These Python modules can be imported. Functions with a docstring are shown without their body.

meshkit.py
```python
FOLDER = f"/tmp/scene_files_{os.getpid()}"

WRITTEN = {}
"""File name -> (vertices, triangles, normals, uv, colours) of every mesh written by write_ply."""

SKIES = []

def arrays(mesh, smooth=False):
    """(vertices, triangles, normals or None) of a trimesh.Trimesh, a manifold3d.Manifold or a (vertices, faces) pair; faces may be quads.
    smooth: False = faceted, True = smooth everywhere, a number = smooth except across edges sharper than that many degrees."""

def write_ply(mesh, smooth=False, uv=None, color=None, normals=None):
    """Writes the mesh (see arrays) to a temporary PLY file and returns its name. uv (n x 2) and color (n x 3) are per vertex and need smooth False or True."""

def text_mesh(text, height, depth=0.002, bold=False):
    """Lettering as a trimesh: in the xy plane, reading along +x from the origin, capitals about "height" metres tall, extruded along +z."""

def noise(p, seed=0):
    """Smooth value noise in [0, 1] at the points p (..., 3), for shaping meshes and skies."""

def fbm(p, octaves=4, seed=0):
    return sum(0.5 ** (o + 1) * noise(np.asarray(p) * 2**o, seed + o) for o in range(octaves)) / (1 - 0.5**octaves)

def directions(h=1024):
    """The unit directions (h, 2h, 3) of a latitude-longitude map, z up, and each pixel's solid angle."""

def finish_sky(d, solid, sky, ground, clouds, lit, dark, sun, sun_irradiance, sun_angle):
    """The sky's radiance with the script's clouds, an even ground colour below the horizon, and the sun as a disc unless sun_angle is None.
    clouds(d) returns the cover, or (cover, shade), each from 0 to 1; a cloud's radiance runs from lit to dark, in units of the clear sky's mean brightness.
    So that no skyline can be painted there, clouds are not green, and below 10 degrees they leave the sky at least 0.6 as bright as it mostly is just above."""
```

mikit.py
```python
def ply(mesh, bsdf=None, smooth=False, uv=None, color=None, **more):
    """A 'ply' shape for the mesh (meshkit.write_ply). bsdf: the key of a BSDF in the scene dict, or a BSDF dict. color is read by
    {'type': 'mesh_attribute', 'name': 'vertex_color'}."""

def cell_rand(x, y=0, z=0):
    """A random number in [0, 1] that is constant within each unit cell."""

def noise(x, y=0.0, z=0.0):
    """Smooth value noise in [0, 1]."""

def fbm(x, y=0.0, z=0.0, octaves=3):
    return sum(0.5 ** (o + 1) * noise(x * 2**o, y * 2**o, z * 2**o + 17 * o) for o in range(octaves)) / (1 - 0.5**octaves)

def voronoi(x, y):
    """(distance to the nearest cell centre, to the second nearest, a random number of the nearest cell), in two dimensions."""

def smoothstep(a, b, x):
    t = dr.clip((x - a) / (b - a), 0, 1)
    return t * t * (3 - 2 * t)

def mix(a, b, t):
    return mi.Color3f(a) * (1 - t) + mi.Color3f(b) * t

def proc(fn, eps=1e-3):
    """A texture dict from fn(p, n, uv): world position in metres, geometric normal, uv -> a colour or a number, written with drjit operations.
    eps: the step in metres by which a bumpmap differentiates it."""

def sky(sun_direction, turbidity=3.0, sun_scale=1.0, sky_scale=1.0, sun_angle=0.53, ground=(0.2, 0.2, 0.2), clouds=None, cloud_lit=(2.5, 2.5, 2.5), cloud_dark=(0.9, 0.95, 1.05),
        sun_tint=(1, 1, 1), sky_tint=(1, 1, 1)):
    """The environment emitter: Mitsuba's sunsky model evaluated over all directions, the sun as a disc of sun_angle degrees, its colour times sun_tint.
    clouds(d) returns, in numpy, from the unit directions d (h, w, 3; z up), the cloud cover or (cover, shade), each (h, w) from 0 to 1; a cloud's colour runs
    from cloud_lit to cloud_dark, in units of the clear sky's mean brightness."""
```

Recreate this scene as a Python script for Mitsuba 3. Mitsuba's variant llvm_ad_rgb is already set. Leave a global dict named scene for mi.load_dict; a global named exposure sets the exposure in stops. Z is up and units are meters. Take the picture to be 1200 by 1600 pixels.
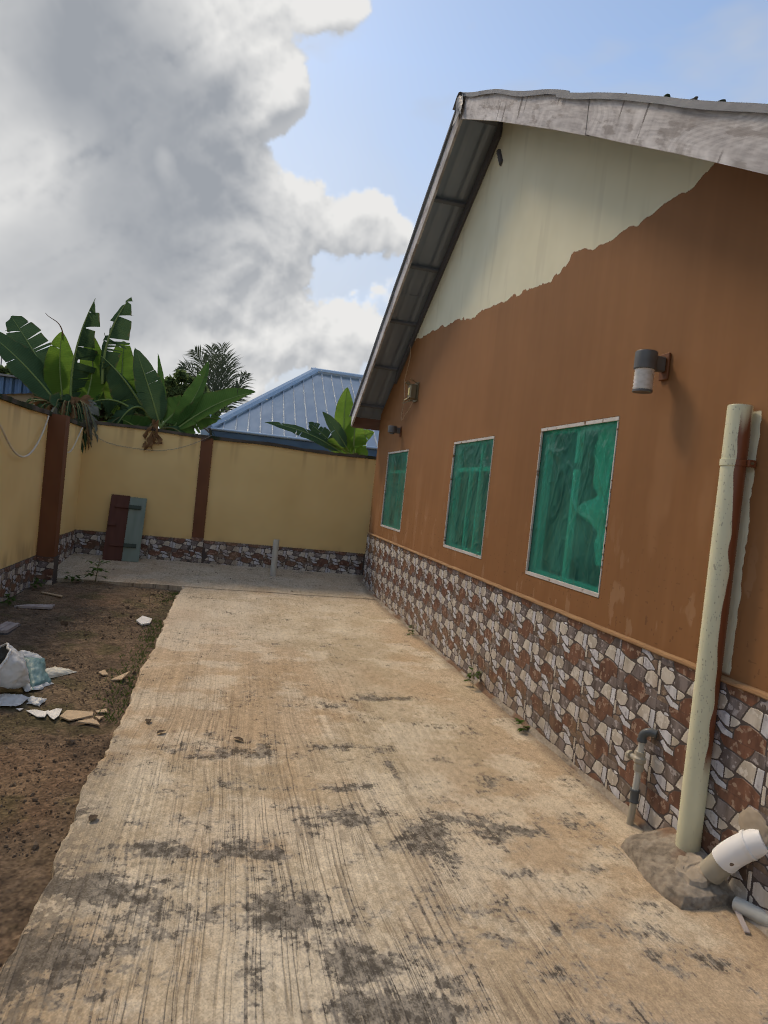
import math, random
import numpy as np, trimesh, shapely, manifold3d as m3
import shapely.geometry as sg
import drjit as dr
import mitsuba as mi
import mikit, meshkit
from mikit import proc, noise, fbm, smoothstep, mix, voronoi, cell_rand

# ------------------------------------------------------------------ camera, light, exposure
F, HC = 1050.0, 1.65                       # focal length in pixels of the 1200 x 1600 photograph, camera height
YAW, PITCH, ROLL = .226, -.028, .105
_f = np.array([math.sin(YAW)*math.cos(PITCH), math.cos(YAW)*math.cos(PITCH), math.sin(PITCH)])
_r0 = np.array([math.cos(YAW), -math.sin(YAW), 0.0]); _u0 = np.cross(_r0, _f)
_r = math.cos(ROLL)*_r0 + math.sin(ROLL)*_u0
_u = -math.sin(ROLL)*_r0 + math.cos(ROLL)*_u0
CAM = np.array([0, 0, HC])
T = mi.ScalarTransform4f

scene, labels = {'type': 'scene'}, {}
scene['camera'] = {'type': 'perspective', 'fov_axis': 'x', 'fov': math.degrees(2*math.atan(600/F)), 'near_clip': .05, 'far_clip': 1000.0,
                   'to_world': T().look_at(origin=CAM.tolist(), target=(CAM + _f).tolist(), up=_u.tolist())}
exposure = 2.1
SUN = np.array([-.34, .56, .76])

def clouds(d):
    """Heavy cumulus towards the left of the yard, blue to the right, broken cumulus all round; angles in degrees from +y and from the horizon."""
    az0 = np.degrees(np.arctan2(d[..., 0], d[..., 1])); el0 = np.degrees(np.arcsin(np.clip(d[..., 2], -1, 1)))
    def fb(p, f, o, s): return meshkit.fbm(p*f, o, s) - .5
    def billow(p, f, o, s):
        q = p*f; out = 0; a = .5
        for k in range(o): out = out + a*np.abs(2*meshkit.noise(q*2.07**k + 3.1*k, s + k) - 1); a *= .55
        return out - .38
    def density(a_, e_):
        ca = np.cos(np.radians(e_)); p = np.stack([np.sin(np.radians(a_))*ca, np.cos(np.radians(a_))*ca, np.sin(np.radians(e_))], -1) @ np.array([[.8, .36, -.48], [-.6, .48, -.64], [0, .8, .6]])
        w = np.stack([fb(p, 7, 2, 11), fb(p, 7, 2, 12), fb(p, 7, 2, 13)], -1)
        q = p + .05*w; big = fb(q, 5.5, 4, 3); puff = billow(q, 17, 5, 27)
        az, el = a_ + 9*w[..., 0], e_ + 7*w[..., 1]
        def g(a, e, sa, se, t=0):
            c, s = np.cos(np.radians(t)), np.sin(np.radians(t)); x, y = (az - a)*c + (el - e)*s, -(az - a)*s + (el - e)*c
            return np.exp(-(x/sa)**2 - (y/se)**2)
        m = 1.35*g(-20, 26, 16, 24) + .95*g(-6, 35, 9, 5.0) + 1.35*g(1.6, 29.3, 2.4, 2.4) + .8*g(-4, 23, 5, 6) + 1.0*g(-1.5, 15.8, 5.5, 4.0) + 1.15*g(9.5, 20.6, 8, 2.0) + 1.35*g(10, 12.0, 5.5, 3.2) + .6*g(5, 34.6, 4, 1.5) + .9*g(-6, 9, 10, 3) + .65*g(-13, 13.5, 9, 5) + .35*g(8, 15.5, 5, 2.5)
        away = np.clip((np.abs(az - 10) - 42)/25, 0, 1)*np.clip((80 - el)/25, 0, 1)
        m = m + away*(.42 + 1.1*big)
        m = m - .5*g(8, 26.5, 6, 2.6) - .35*g(26, 32, 12, 10) - .2*g(5, 18, 4, 1.0)
        return m + 1.25*big + 1.05*puff, g, big, puff
    D, g, big, puff = density(az0, el0); D2 = density(az0 - .5, el0 + 1.2)[0]
    cover = np.clip((D - .46)/.22, 0, 1); cover = cover*cover*(3 - 2*cover)
    dk = 1.05*g(-13, 30, 6, 12, 25) + .85*g(-8.5, 21.5, 4.5, 8, -30) + 1.2*g(-3, 22.8, 3.0, 4.5, 20) + .85*g(-13, 12.5, 9, 4.5) + .5*g(-3.5, 28, 3.2, 4) + .45*g(-17, 27, 5, 4) - .75*g(-18, 20, 3.0, 3.4) - .9*g(-6, 22.3, 1.5, 1.6) - .5*g(-5, 33.5, 6, 3) - .4*g(1.2, 29.6, 2.2, 3) + .5*g(7.5, 17.8, 6, 1.6) + .35*g(5, 13, 3, 2)
    dk = np.clip(dk, 0, 1.1); calm = np.clip((D - .7)/.5, 0, 1)*np.clip((-1 - az0)/8, 0, 1)
    relief = np.clip(1.15*(D2 - D), -.45, .45)*(1 - .75*calm)
    shade = .17 + .56*dk + .24*g(-20, 30, 9, 10) + relief*(1 - .3*dk) + .55*big + .22*np.clip(D - .8, 0, 1)
    veil = .88*np.clip(1.16 - (el0 - 2)/26, 0, 1)**.7*np.clip(1.0 + 1.6*big, 0, 1)
    wisp = .55*np.clip(fb(np.stack([d[..., 0] - .4*d[..., 2], d[..., 1], d[..., 2]], -1)*np.array([1, 1, 2.2]), 6, 5, 71)*4 - .1, 0, 1)
    vs = .55 - .6*big
    cov = np.maximum(np.maximum(cover, veil), wisp)
    return cov, np.clip(.95*(cover*shade + (1 - cover)*vs), 0, 1)

scene['sky'] = mikit.sky(SUN, turbidity=3.2, sun_scale=.35, sky_scale=1.5, sun_angle=12.0, clouds=clouds, cloud_lit=(1.42, 1.41, 1.38), cloud_dark=(.58, .62, .68),
                         sun_tint=(1.0, .95, .87), sky_tint=(1.12, 1.0, .90), ground=(.22, .19, .15))

# ------------------------------------------------------------------ helpers
rng = np.random.default_rng(5)
def ray(x, y): return _f + _r*(x - 600)/F - _u*(y - 800)/F
def at_x(x, y, X): d = ray(x, y); return CAM + d*X/d[0]
def at_y(x, y, Y): d = ray(x, y); return CAM + d*Y/d[1]
def at_z(x, y, Z=0): d = ray(x, y); return CAM + d*(Z - HC)/d[2]

def key_for(name, parent=None):
    k = name if parent is None else parent + '__' + name
    if k not in scene and k not in labels: return k
    i = 1
    while f'{k}_{i:03d}' in scene or f'{k}_{i:03d}' in labels: i += 1
    return f'{k}_{i:03d}'
def thing(name, label, cat, group=None):
    k = key_for(name); labels[k] = {'label': label, 'category': cat}
    if group: labels[k]['group'] = group
    return k
def obj(name, mesh, mat, parent=None, smooth=False, label=None, cat=None, group=None, kind=None, **kw):
    k = key_for(name, parent)
    scene[k] = mikit.ply(mesh, mat, smooth, **kw)
    L = {}
    if label: L['label'] = label
    if cat: L['category'] = cat
    if group: L['group'] = group
    if kind: L['kind'] = kind
    if L: labels[k] = L
    return k
def cat(*ms): return trimesh.util.concatenate([m for m in ms if m is not None])
def box(x0, x1, y0, y1, z0, z1, bevel=0):
    if bevel:
        pts = []
        b = bevel
        for x, sx in ((x0, 1), (x1, -1)):
            for y, sy in ((y0, 1), (y1, -1)):
                for z, sz in ((z0, 1), (z1, -1)):
                    pts += [(x, y + sy*b, z + sz*b), (x + sx*b, y, z + sz*b), (x + sx*b, y + sy*b, z)]
        return trimesh.Trimesh(pts).convex_hull
    m = trimesh.creation.box((abs(x1-x0), abs(y1-y0), abs(z1-z0)))
    m.apply_translation(((x0+x1)/2, (y0+y1)/2, (z0+z1)/2)); return m
def cyl(a, b, r, r2=None, n=24, caps=True):
    return tube([a, b], [r, r if r2 is None else r2], n, caps)
def tube(pts, rad, n=10, caps=True):
    p = np.asarray(pts, float); rad = np.broadcast_to(np.asarray(rad, float), (len(p),))
    t = np.gradient(p, axis=0); t /= np.linalg.norm(t, axis=1, keepdims=True) + 1e-12
    a = np.cross(t[0], [0, 0, 1.0] if abs(t[0][2]) < .9 else [1.0, 0, 0]); A = []
    for k in range(len(p)):
        a = a - t[k]*(a @ t[k]); a /= np.linalg.norm(a); A.append(a)
    A = np.array(A); B = np.cross(t, A); g = np.arange(n)*2*np.pi/n
    v = (p[:, None] + rad[:, None, None]*(np.cos(g)[None, :, None]*A[:, None] + np.sin(g)[None, :, None]*B[:, None])).reshape(-1, 3)
    f = []
    for i in range(len(p) - 1):
        for j in range(n):
            q = (i*n+j, i*n+(j+1) % n, (i+1)*n+(j+1) % n, (i+1)*n+j); f += [(q[0], q[1], q[2]), (q[0], q[2], q[3])]
    if caps:
        v = np.vstack([v, p[0], p[-1]]); c0, c1 = len(v)-2, len(v)-1; L = (len(p)-1)*n
        for j in range(n): f += [(c0, (j+1) % n, j), (c1, L+j, L+(j+1) % n)]
    return trimesh.Trimesh(v, f, process=False)
def bez(a, c, b, n=12):
    t = np.linspace(0, 1, n)[:, None]; a, b, c = map(np.asarray, (a, b, c))
    return (1-t)**2*a + 2*t*(1-t)*c + t*t*b
def spline(pts, n=40):
    p = np.asarray(pts, float); s = np.r_[0, np.cumsum(np.linalg.norm(np.diff(p, axis=0), axis=1))]
    from scipy.interpolate import CubicSpline
    return CubicSpline(s, p)(np.linspace(0, s[-1], n))
def grid_mesh(P):
    """P (n, m, 3) -> mesh"""
    n, m = P.shape[:2]; i, j = np.meshgrid(np.arange(n-1), np.arange(m-1), indexing='ij')
    a = (i*m + j).ravel(); q = np.stack([a, a+m, a+m+1, a+1], 1)
    return trimesh.Trimesh(P.reshape(-1, 3), np.vstack([q[:, [0, 1, 2]], q[:, [0, 2, 3]]]), process=False)
def slab_poly(poly, axis, a, b):
    """Shapely polygon extruded along an axis ('x': polygon in (y, z); 'y': in (x, z); 'z': in (x, y)) from a to b."""
    m = trimesh.creation.extrude_polygon(poly, b - a, engine='earcut'); v = m.vertices.copy()
    o = {'x': [2, 0, 1], 'y': [0, 2, 1], 'z': [0, 1, 2]}[axis]
    v[:, 2] += a
    m2 = trimesh.Trimesh(v[:, o], m.faces, process=False)
    if axis == 'y': m2.invert()
    return m2
def displaced(mesh, amp, freq, seed=0, edge=.03):
    m = m3.Manifold(m3.Mesh(np.asarray(mesh.vertices, np.float32), np.asarray(mesh.faces, np.uint32))).refine_to_length(edge).to_mesh()
    v = np.array(m.vert_properties[:, :3], float)
    tm = trimesh.Trimesh(v, m.tri_verts, process=False); n = tm.vertex_normals
    tm.vertices = v + n*(amp*(meshkit.fbm(v*freq, 4, seed) - .5)*2)[:, None]
    return tm
def interp(x, xs, ys):
    """Piecewise linear in drjit."""
    out = mi.Float(ys[0])
    for k in range(len(xs) - 1):
        t = dr.clip((x - xs[k])/(xs[k+1] - xs[k]), 0, 1); out = out + t*(ys[k+1] - ys[k])
    return out

# ------------------------------------------------------------------ materials
def mat(name, base, rough=.8, spec=.3, metallic=0.0, bump=None, bscale=1.0, eps=1e-3, two=True, **kw):
    base = {'type': 'rgb', 'value': list(base)} if not isinstance(base, dict) else base
    b = {'type': 'principled', 'base_color': base, 'roughness': rough, 'specular': spec, 'metallic': metallic, **kw}
    if bump is not None: b = {'type': 'bumpmap', 'arbitrary': proc(bump, eps), 'scale': bscale, 'bsdf': b}
    scene[name] = {'type': 'twosided', 'bsdf': b} if two else b
    return name

JY = [3.0, 3.24, 3.4, 3.84, 4.33, 4.74, 5.4, 6.6, 8.17, 9.6, 10.2]
JZ = [4.2, 3.62, 3.54, 3.54, 3.57, 3.585, 3.525, 3.64, 3.785, 3.905, 4.0]
X0 = 2.366
def wall_col(p, n, uv):
    y, z = p.y, p.z
    streak = fbm(y*14, z*1.1, 3.0, 3); blot = fbm(y*1.6, z*1.6, 9.0, 4); fine = noise(y*60, z*9, 1.0)
    brown = mix([.205, .093, .034], [.262, .125, .050], dr.clip(.42*streak + .75*blot + .15*fine - .2, 0, 1))
    # orange-ish lower coat and pale scuffs
    lap = smoothstep(.46, .54, noise(y*2.3, 7.0, 1.0) + .10*(fbm(y*8, z*2.5, 44.0, 3) - .5))
    brown = brown*(.97 + .05*lap)*(.93 + .14*fbm(y*.9, z*.8, 19.0, 3))
    brown = mix(brown, mi.Color3f(.33, .175, .083), .45*smoothstep(.58, .78, fbm(y*5, z*1.7, 31.0, 3))*smoothstep(3.0, 1.0, z))
    sc = smoothstep(.66, .74, fbm(y*11, z*5, 57.0, 4))*smoothstep(1.9, 1.0, z)
    brown = mix(brown, mi.Color3f(.38, .24, .14), .35*sc)
    spot = smoothstep(.87, .92, noise(y*48, z*48, 5.0))*smoothstep(1.9, 1.0, z)
    brown = mix(brown, mi.Color3f(.07, .035, .018), .35*spot)
    cream = mix([.58, .565, .41], [.67, .655, .50], fbm(y*3, z*2.2, 4.0, 4))
    cream = mix(cream, mi.Color3f(.44, .425, .31), .25*smoothstep(.6, .8, fbm(y*9, z*1.3, 14.0, 3)))
    step = (noise(y*3.3, 2.0, 1.0) - .5)*.04 + (noise(y*7.1, 5.0, 1.0) - .5)*.055 + (smoothstep(.25, .75, noise(y*15, 4.0, 1.0)) - .5)*.026 + (noise(y*60, z*30, 1.0) - .5)*.008
    jag = interp(y, JY, JZ) + step*(1 - .4*smoothstep(5, 4, y))
    gable = smoothstep(-.004, .004, z - jag)
    e = .012*(noise(z*9, 3.0, 1.0) - .5) + .01*(noise(z*40, 8.0, 1.0) - .5)
    strip = smoothstep(-.002, .002, y - 2.69 - e)*smoothstep(-.002, .002, 2.92 - y)*smoothstep(.004, -.004, z - 2.215 - e)*smoothstep(-.01, .01, z - .965 - 4*e)
    side = smoothstep(X0 + .02, X0 + .01, p.x)
    return mix(brown, cream, dr.maximum(gable, strip)*side)
def wall_bump(p, n, uv):
    return .0040*fbm(p.y*3, p.z*2.5, p.x*3, 4) + .0011*fbm(p.y*32, p.z*17, p.x*32, 3)
mat('m_wall', proc(wall_col), .72, .25, bump=wall_bump, eps=4e-3)

def fence_col(p, n, uv):
    a = fbm(p.x*1.7 + p.y*1.7, p.z*1.5, 2.0, 4); s = fbm(p.x*9 + p.y*9, p.z*.9, 6.0, 3)
    c = mix([.63, .45, .19], [.73, .545, .25], dr.clip(1.3*a - .15, 0, 1))
    c = mix(c, mi.Color3f(.36, .24, .11), .5*smoothstep(.5, .8, s)*smoothstep(1.7, 2.3, p.z))
    return mix(c, mi.Color3f(.33, .22, .10), .55*smoothstep(.62, .40, p.z + .2*(a - .5))*smoothstep(.35, .7, s))
mat('m_fence', proc(fence_col), .75, .25, bump=wall_bump, eps=4e-3)
def pillar_col(p, n, uv):
    return mix([.115, .045, .02], [.165, .07, .032], fbm(p.x*6 + p.y*6, p.z*2.5, 2.0, 3))
mat('m_pillar', proc(pillar_col), .7, .25)
def coping_col(p, n, uv):
    c = mix([.035, .030, .025], [.14, .115, .09], fbm(p.x*7, p.y*7, p.z*9, 4))
    return mix(c, mi.Color3f(.03, .04, .02), smoothstep(.55, .7, fbm(p.x*3, p.y*3, 3.0, 3)))
mat('m_coping', proc(coping_col), .95, .1)

def broom(p):
    w = .10*fbm(p.x*.9, p.y*.55, 2.0, 2) + .035*noise(p.x*3, p.y*1.5, 5.0)
    return p.x + w*1.3
def groove(p):
    """1 in the thin brush lines, 0 between them."""
    q = broom(p); wob = .010*noise(p.x*6, p.y*7, 2.0)
    a = dr.abs(noise((q + wob)*58, p.y*.8, 1.0) - .5); b = dr.abs(noise((q - wob)*105, p.y*1.5, 4.0) - .5)
    return dr.maximum(smoothstep(.085, .02, a)*smoothstep(.22, .45, noise(q*9, p.y*2.2, 6.0)), .8*smoothstep(.10, .02, b)*smoothstep(.32, .55, noise(q*13 + 3, p.y*3.0, 9.0)))
STAINS = [(.2, 4.05, .30, .10), (.75, 4.2, .45, .08), (.0, 2.55, .13, .15), (.35, 2.5, .32, .10), (-.35, 2.72, .35, .10), (.1, 2.95, .45, .05), (.9, 3.25, .35, .09), (1.15, 3.05, .18, .18), (1.45, 3.1, .2, .13), (-.42, 2.3, .25, .2), (.85, 5.0, .35, .12),
          (.55, 2.25, .12, .16), (1.3, 5.2, .3, .08), (.22, 2.2, .07, .25), (1.0, 2.35, .25, .08), (-.15, 3.0, .25, .06), (.55, 3.6, .3, .05), (.7, 2.05, .25, .10)]
def yard_col(p, n, uv):
    x, y = p.x, p.y
    g = groove(p); big = fbm(x*.8, y*.55, 3.0, 4); mid = fbm(x*3.5, y*2.2, 8.0, 5); fine = fbm(x*42, y*30, 2.0, 4); grit = noise(x*210, y*160, 3.0)
    c = mix([.41, .33, .215], [.54, .47, .345], dr.clip(1.6*mid - .35 + .6*(fine - .5), 0, 1))
    c = mix(c, mi.Color3f(.38, .24, .125), .45*smoothstep(.47, .64, big))          # red dust
    c = mix(c, mi.Color3f(.38, .265, .16), .60*smoothstep(.55, 1.4, x - 1.15*smoothstep(2.0, 6.0, y) + .9*(mid - .5)))
    pale = smoothstep(.46, .70, fbm(x*3.1 + 5, y*3.8, 12.0, 6) + .10*(fine - .5))
    c = mix(c, mi.Color3f(.58, .51, .385), .6*pale)
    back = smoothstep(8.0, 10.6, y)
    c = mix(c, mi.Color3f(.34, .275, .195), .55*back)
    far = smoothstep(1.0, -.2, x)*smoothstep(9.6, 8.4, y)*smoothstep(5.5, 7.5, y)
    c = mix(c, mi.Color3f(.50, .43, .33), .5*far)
    calm = 1 - .8*smoothstep(1.0, 1.6, x + .3*(mid - .5)); patch = .35 + .65*smoothstep(.35, .6, fbm(x*1.7, y*1.3, 41.0, 3))
    sw = noise(broom(p)*120, y*1.1, 1.0)
    c = c*(1 + .26*(sw - .5)*calm*(1 - .6*smoothstep(3.5, 8, y)))
    c = mix(c, mi.Color3f(.105, .075, .05), .50*g*calm*patch*(1 - .75*smoothstep(3.0, 6.5, y)))
    s = mi.Float(0)
    for sx, sy, a, b in STAINS: s = dr.maximum(s, dr.exp(-dr.square((x - sx)/a) - dr.square((y - sy)/b)))
    st = s*.62 + 1.5*(fbm(x*5.5, y*8, 21.0, 5) - .5) + .9*(fbm(x*22, y*26, 61.0, 4) - .5) + .7*(fbm(x*95, y*80, 6.0, 3) - .5) + .20*g + .25*(grit - .5)
    near = smoothstep(3.6, 1.9, y)
    wide = smoothstep(.12, .55, st + .10*near)
    c = mix(c, mix([.20, .18, .15], [.36, .345, .31], fbm(x*18, y*14, 15.0, 3)), .42*wide*smoothstep(4.6, 3.0, y))
    dark = smoothstep(.27, .64, st + .08*near - .12*smoothstep(3.0, 5.0, y))
    c = mix(c, mix([.026, .023, .020], [.19, .17, .14], dr.clip(3.0*fine - 1.0 + .5*(grit - .5) - .25*g, 0, 1)), .78*dark)
    edge = smoothstep(-.26, -.55, x + .25*(mid - .5))
    c = mix(c, mi.Color3f(.11, .09, .065), .7*edge*smoothstep(5.2, 2.4, y)*smoothstep(.34, .55, fine))
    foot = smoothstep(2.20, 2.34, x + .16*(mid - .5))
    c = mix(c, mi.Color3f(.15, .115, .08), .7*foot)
    c = mix(c, mi.Color3f(.07, .055, .04), .35*smoothstep(.72, .82, fbm(x*24, y*20, 77.0, 3)))
    return c*(.80 + .40*grit)*(1 + .30*(fine - .5))
def yard_bump(p, n, uv):
    return -.0030*groove(p)*(1 - .75*smoothstep(1.0, 1.6, p.x)) + .0035*fbm(p.x*14, p.y*14, 1.0, 4)
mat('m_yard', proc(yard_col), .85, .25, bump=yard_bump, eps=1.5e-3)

def soil_col(p, n, uv):
    a = fbm(p.x*1.1, p.y*1.1, 4.0, 4); b = fbm(p.x*12, p.y*12, 2.0, 4); f = noise(p.x*90, p.y*90, 3.0)
    c = mix([.066, .048, .033], [.155, .112, .074], dr.clip(1.5*b - .25, 0, 1))
    c = mix(c, mi.Color3f(.18, .112, .066), .45*smoothstep(.45, .66, a))
    c = mix(c, mi.Color3f(.20, .145, .085), .5*smoothstep(.55, .75, fbm(p.x*2.4, p.y*1.6, 30.0, 4)))
    c = mix(c, mi.Color3f(.05, .055, .02), .45*smoothstep(.55, .7, fbm(p.x*3.1, p.y*3.1, 50.0, 4)))
    return c*(.60 + .80*f)*(1 + .7*(fbm(p.x*38, p.y*38, 6.0, 3) - .5))
mat('m_soil', proc(soil_col), .95, .12, bump=lambda p, n, uv: .012*fbm(p.x*45, p.y*45, p.z*45, 3), eps=3e-3)
mat('m_clod', proc(lambda p, n, uv: mix([.07, .05, .034], [.25, .185, .125], noise(p.x*23, p.y*23, p.z*5))), .95, .1)

def stone_fn(a, b, c, sx, seed):
    def fn(p, n, uv):
        h = p.x*.7 + p.y
        s = fbm(h*sx, p.z*sx*.35, seed, 4); v = fbm(h*40, p.z*40, seed + 4, 3); pc = cell_rand(p.y*2.6, p.z*4.16 + 100, seed)
        col = mix(a, b, dr.clip(1.9*s - .45 + .3*(pc - .5), 0, 1))
        col = mix(col, mi.Color3f(c), .75*smoothstep(.60, .74, v))
        dirt = smoothstep(.55, .0, p.z)*smoothstep(.42, .68, fbm(h*5, p.z*4, seed + 9, 4))
        rust = smoothstep(.62, .72, fbm(h*3.1, p.z*1.3, 71.0, 4))
        col = mix(col, mi.Color3f(.17, .12, .075), .5*dirt)
        return mix(col, mi.Color3f(.20, .12, .06), .35*rust)
    return fn
STONES = {}
for nm, a, b, c, sx, seed in [('beige', [.36, .32, .26], [.54, .495, .43], [.60, .57, .52], 26, 3.0), ('white', [.40, .40, .415], [.58, .58, .60], [.28, .27, .295], 34, 11.0),
                              ('purple', [.075, .060, .058], [.195, .165, .16], [.40, .37, .37], 30, 19.0), ('rust', [.080, .036, .025], [.170, .078, .050], [.32, .23, .17], 32, 27.0),
                              ('umber', [.08, .055, .042], [.19, .135, .10], [.28, .22, .16], 30, 37.0)]:
    STONES[nm] = mat('m_stone_' + nm, proc(stone_fn(a, b, c, sx, seed)), .38, .45)
mat('m_grout', (.075, .062, .056), .8, .2)
def mortar_col(p, n, uv):
    a = fbm(p.x*7, p.y*7, p.z*7, 4); f = fbm(p.x*55, p.y*55, p.z*55, 3)
    c = mix([.15, .125, .095], [.36, .31, .245], dr.clip(1.7*a - .35 + 1.2*(f - .5), 0, 1))
    return mix(c, mi.Color3f(.16, .075, .035), .65*smoothstep(.52, .66, fbm(p.x*5 + 9, p.y*5, p.z*5, 3)))
mat('m_mortar', proc(mortar_col), .95, .1, bump=lambda p, n, uv: .008*fbm(p.x*40, p.y*40, p.z*40, 4), eps=2e-3)
mat('m_paste', proc(lambda p, n, uv: mix([.26, .21, .15], [.44, .38, .30], fbm(p.x*16, p.y*16, p.z*16, 4))), .9, .15)

def fascia_col(p, n, uv):
    y, z = p.y, p.z
    sg_ = dr.select(y < YA_, 1.0, -1.0); s_ = .867*y + sg_*.499*z; t_ = -sg_*.499*y + .867*z        # along the board, across it
    w = fbm(s_*.9, t_*2.6, 3.0, 3); w2 = fbm(s_*2.4, t_*9, 13.0, 3)
    r1 = .5 + .5*dr.sin(120*(w + .12*w2)); r2 = .5 + .5*dr.sin(330*(w + .06*w2) + 2)
    fib = fbm(s_*14, t_*120, 4.0, 4); big = fbm(s_*1.7, t_*6, 8.0, 4); ver = fbm(s_*26, t_*5, 33.0, 3)
    c = mix([.25, .235, .235], [.72, .70, .69], dr.clip(.15*r1 + .08*r2 + .42*fib + .85*big + .28*ver - .42, 0, 1))
    c = mix(c, mi.Color3f(.17, .145, .13), .5*smoothstep(.60, .74, fbm(s_*6, t_*24, 15.0, 4)))
    return mix(c, mi.Color3f(.10, .085, .08), .7*smoothstep(.82, .87, noise(s_*30, t_*2.4, 5.0))*smoothstep(.45, .6, big))
YA_ = 6.66
mat('m_fascia', proc(fascia_col), .85, .2, bump=lambda p, n, uv: .002*fbm(p.y*40, p.z*60, 2.0, 3), eps=2e-3)
mat('m_brown_wood', proc(lambda p, n, uv: mix([.14, .075, .05], [.22, .13, .09], fbm(p.x*5, p.y*5, p.z*30, 3))), .85, .2)
mat('m_dark_wood', (.10, .10, .11), .9, .15)
mat('m_sheet', proc(lambda p, n, uv: mix([.21, .265, .34], [.32, .385, .47], fbm(p.x*8, p.y*1.5, p.z*1.5, 4))), .5, .4, metallic=.3)
mat('m_roof_top', proc(lambda p, n, uv: mix([.20, .21, .22], [.38, .38, .39], fbm(p.x*6, p.y*2, 1.0, 3))), .6, .4, metallic=.25)

def pipe_col(p, n, uv):
    c = mix([.56, .55, .37], [.63, .62, .44], fbm(p.y*9, p.x*9, p.z*1.3, 3))
    sp = smoothstep(.80, .84, noise(p.y*190, p.z*90, p.x*190)); c = mix(c, mi.Color3f(.12, .10, .07), .5*sp*smoothstep(.35, .6, noise(p.y*5, p.z*3, 9.0)))
    c = mix(c, mi.Color3f(.34, .30, .19), .55*smoothstep(.5, .02, p.z + .3*noise(p.y*20, p.z*4, 3.0)))
    e = .012*(noise(p.z*11, 2.0, 1.0) - .5) + .014*(noise(p.z*3.5, 5.0, 1.0) - .5)
    side = (p.x - 2.300)*.78 - (p.y - 2.752)*.63
    smear = smoothstep(-.0015, .0015, side - .030 + .018*smoothstep(1.2, 2.1, p.z) - e)*smoothstep(.45, .6, p.z)*smoothstep(2.3, 2.16, p.z + .12*noise(p.y*60, p.x*60, 2.0))
    return mix(c, mi.Color3f(.17, .055, .022), smear)
mat('m_drain', proc(pipe_col), .42, .45)
mat('m_white_pvc', proc(lambda p, n, uv: mix(mix([.70, .70, .68], [.78, .78, .77], noise(p.x*9, p.y*9, p.z*9)), mi.Color3f(.16, .12, .09), smoothstep(.83, .85, noise(p.x*34, p.y*34, p.z*34)))), .35, .5)
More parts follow.
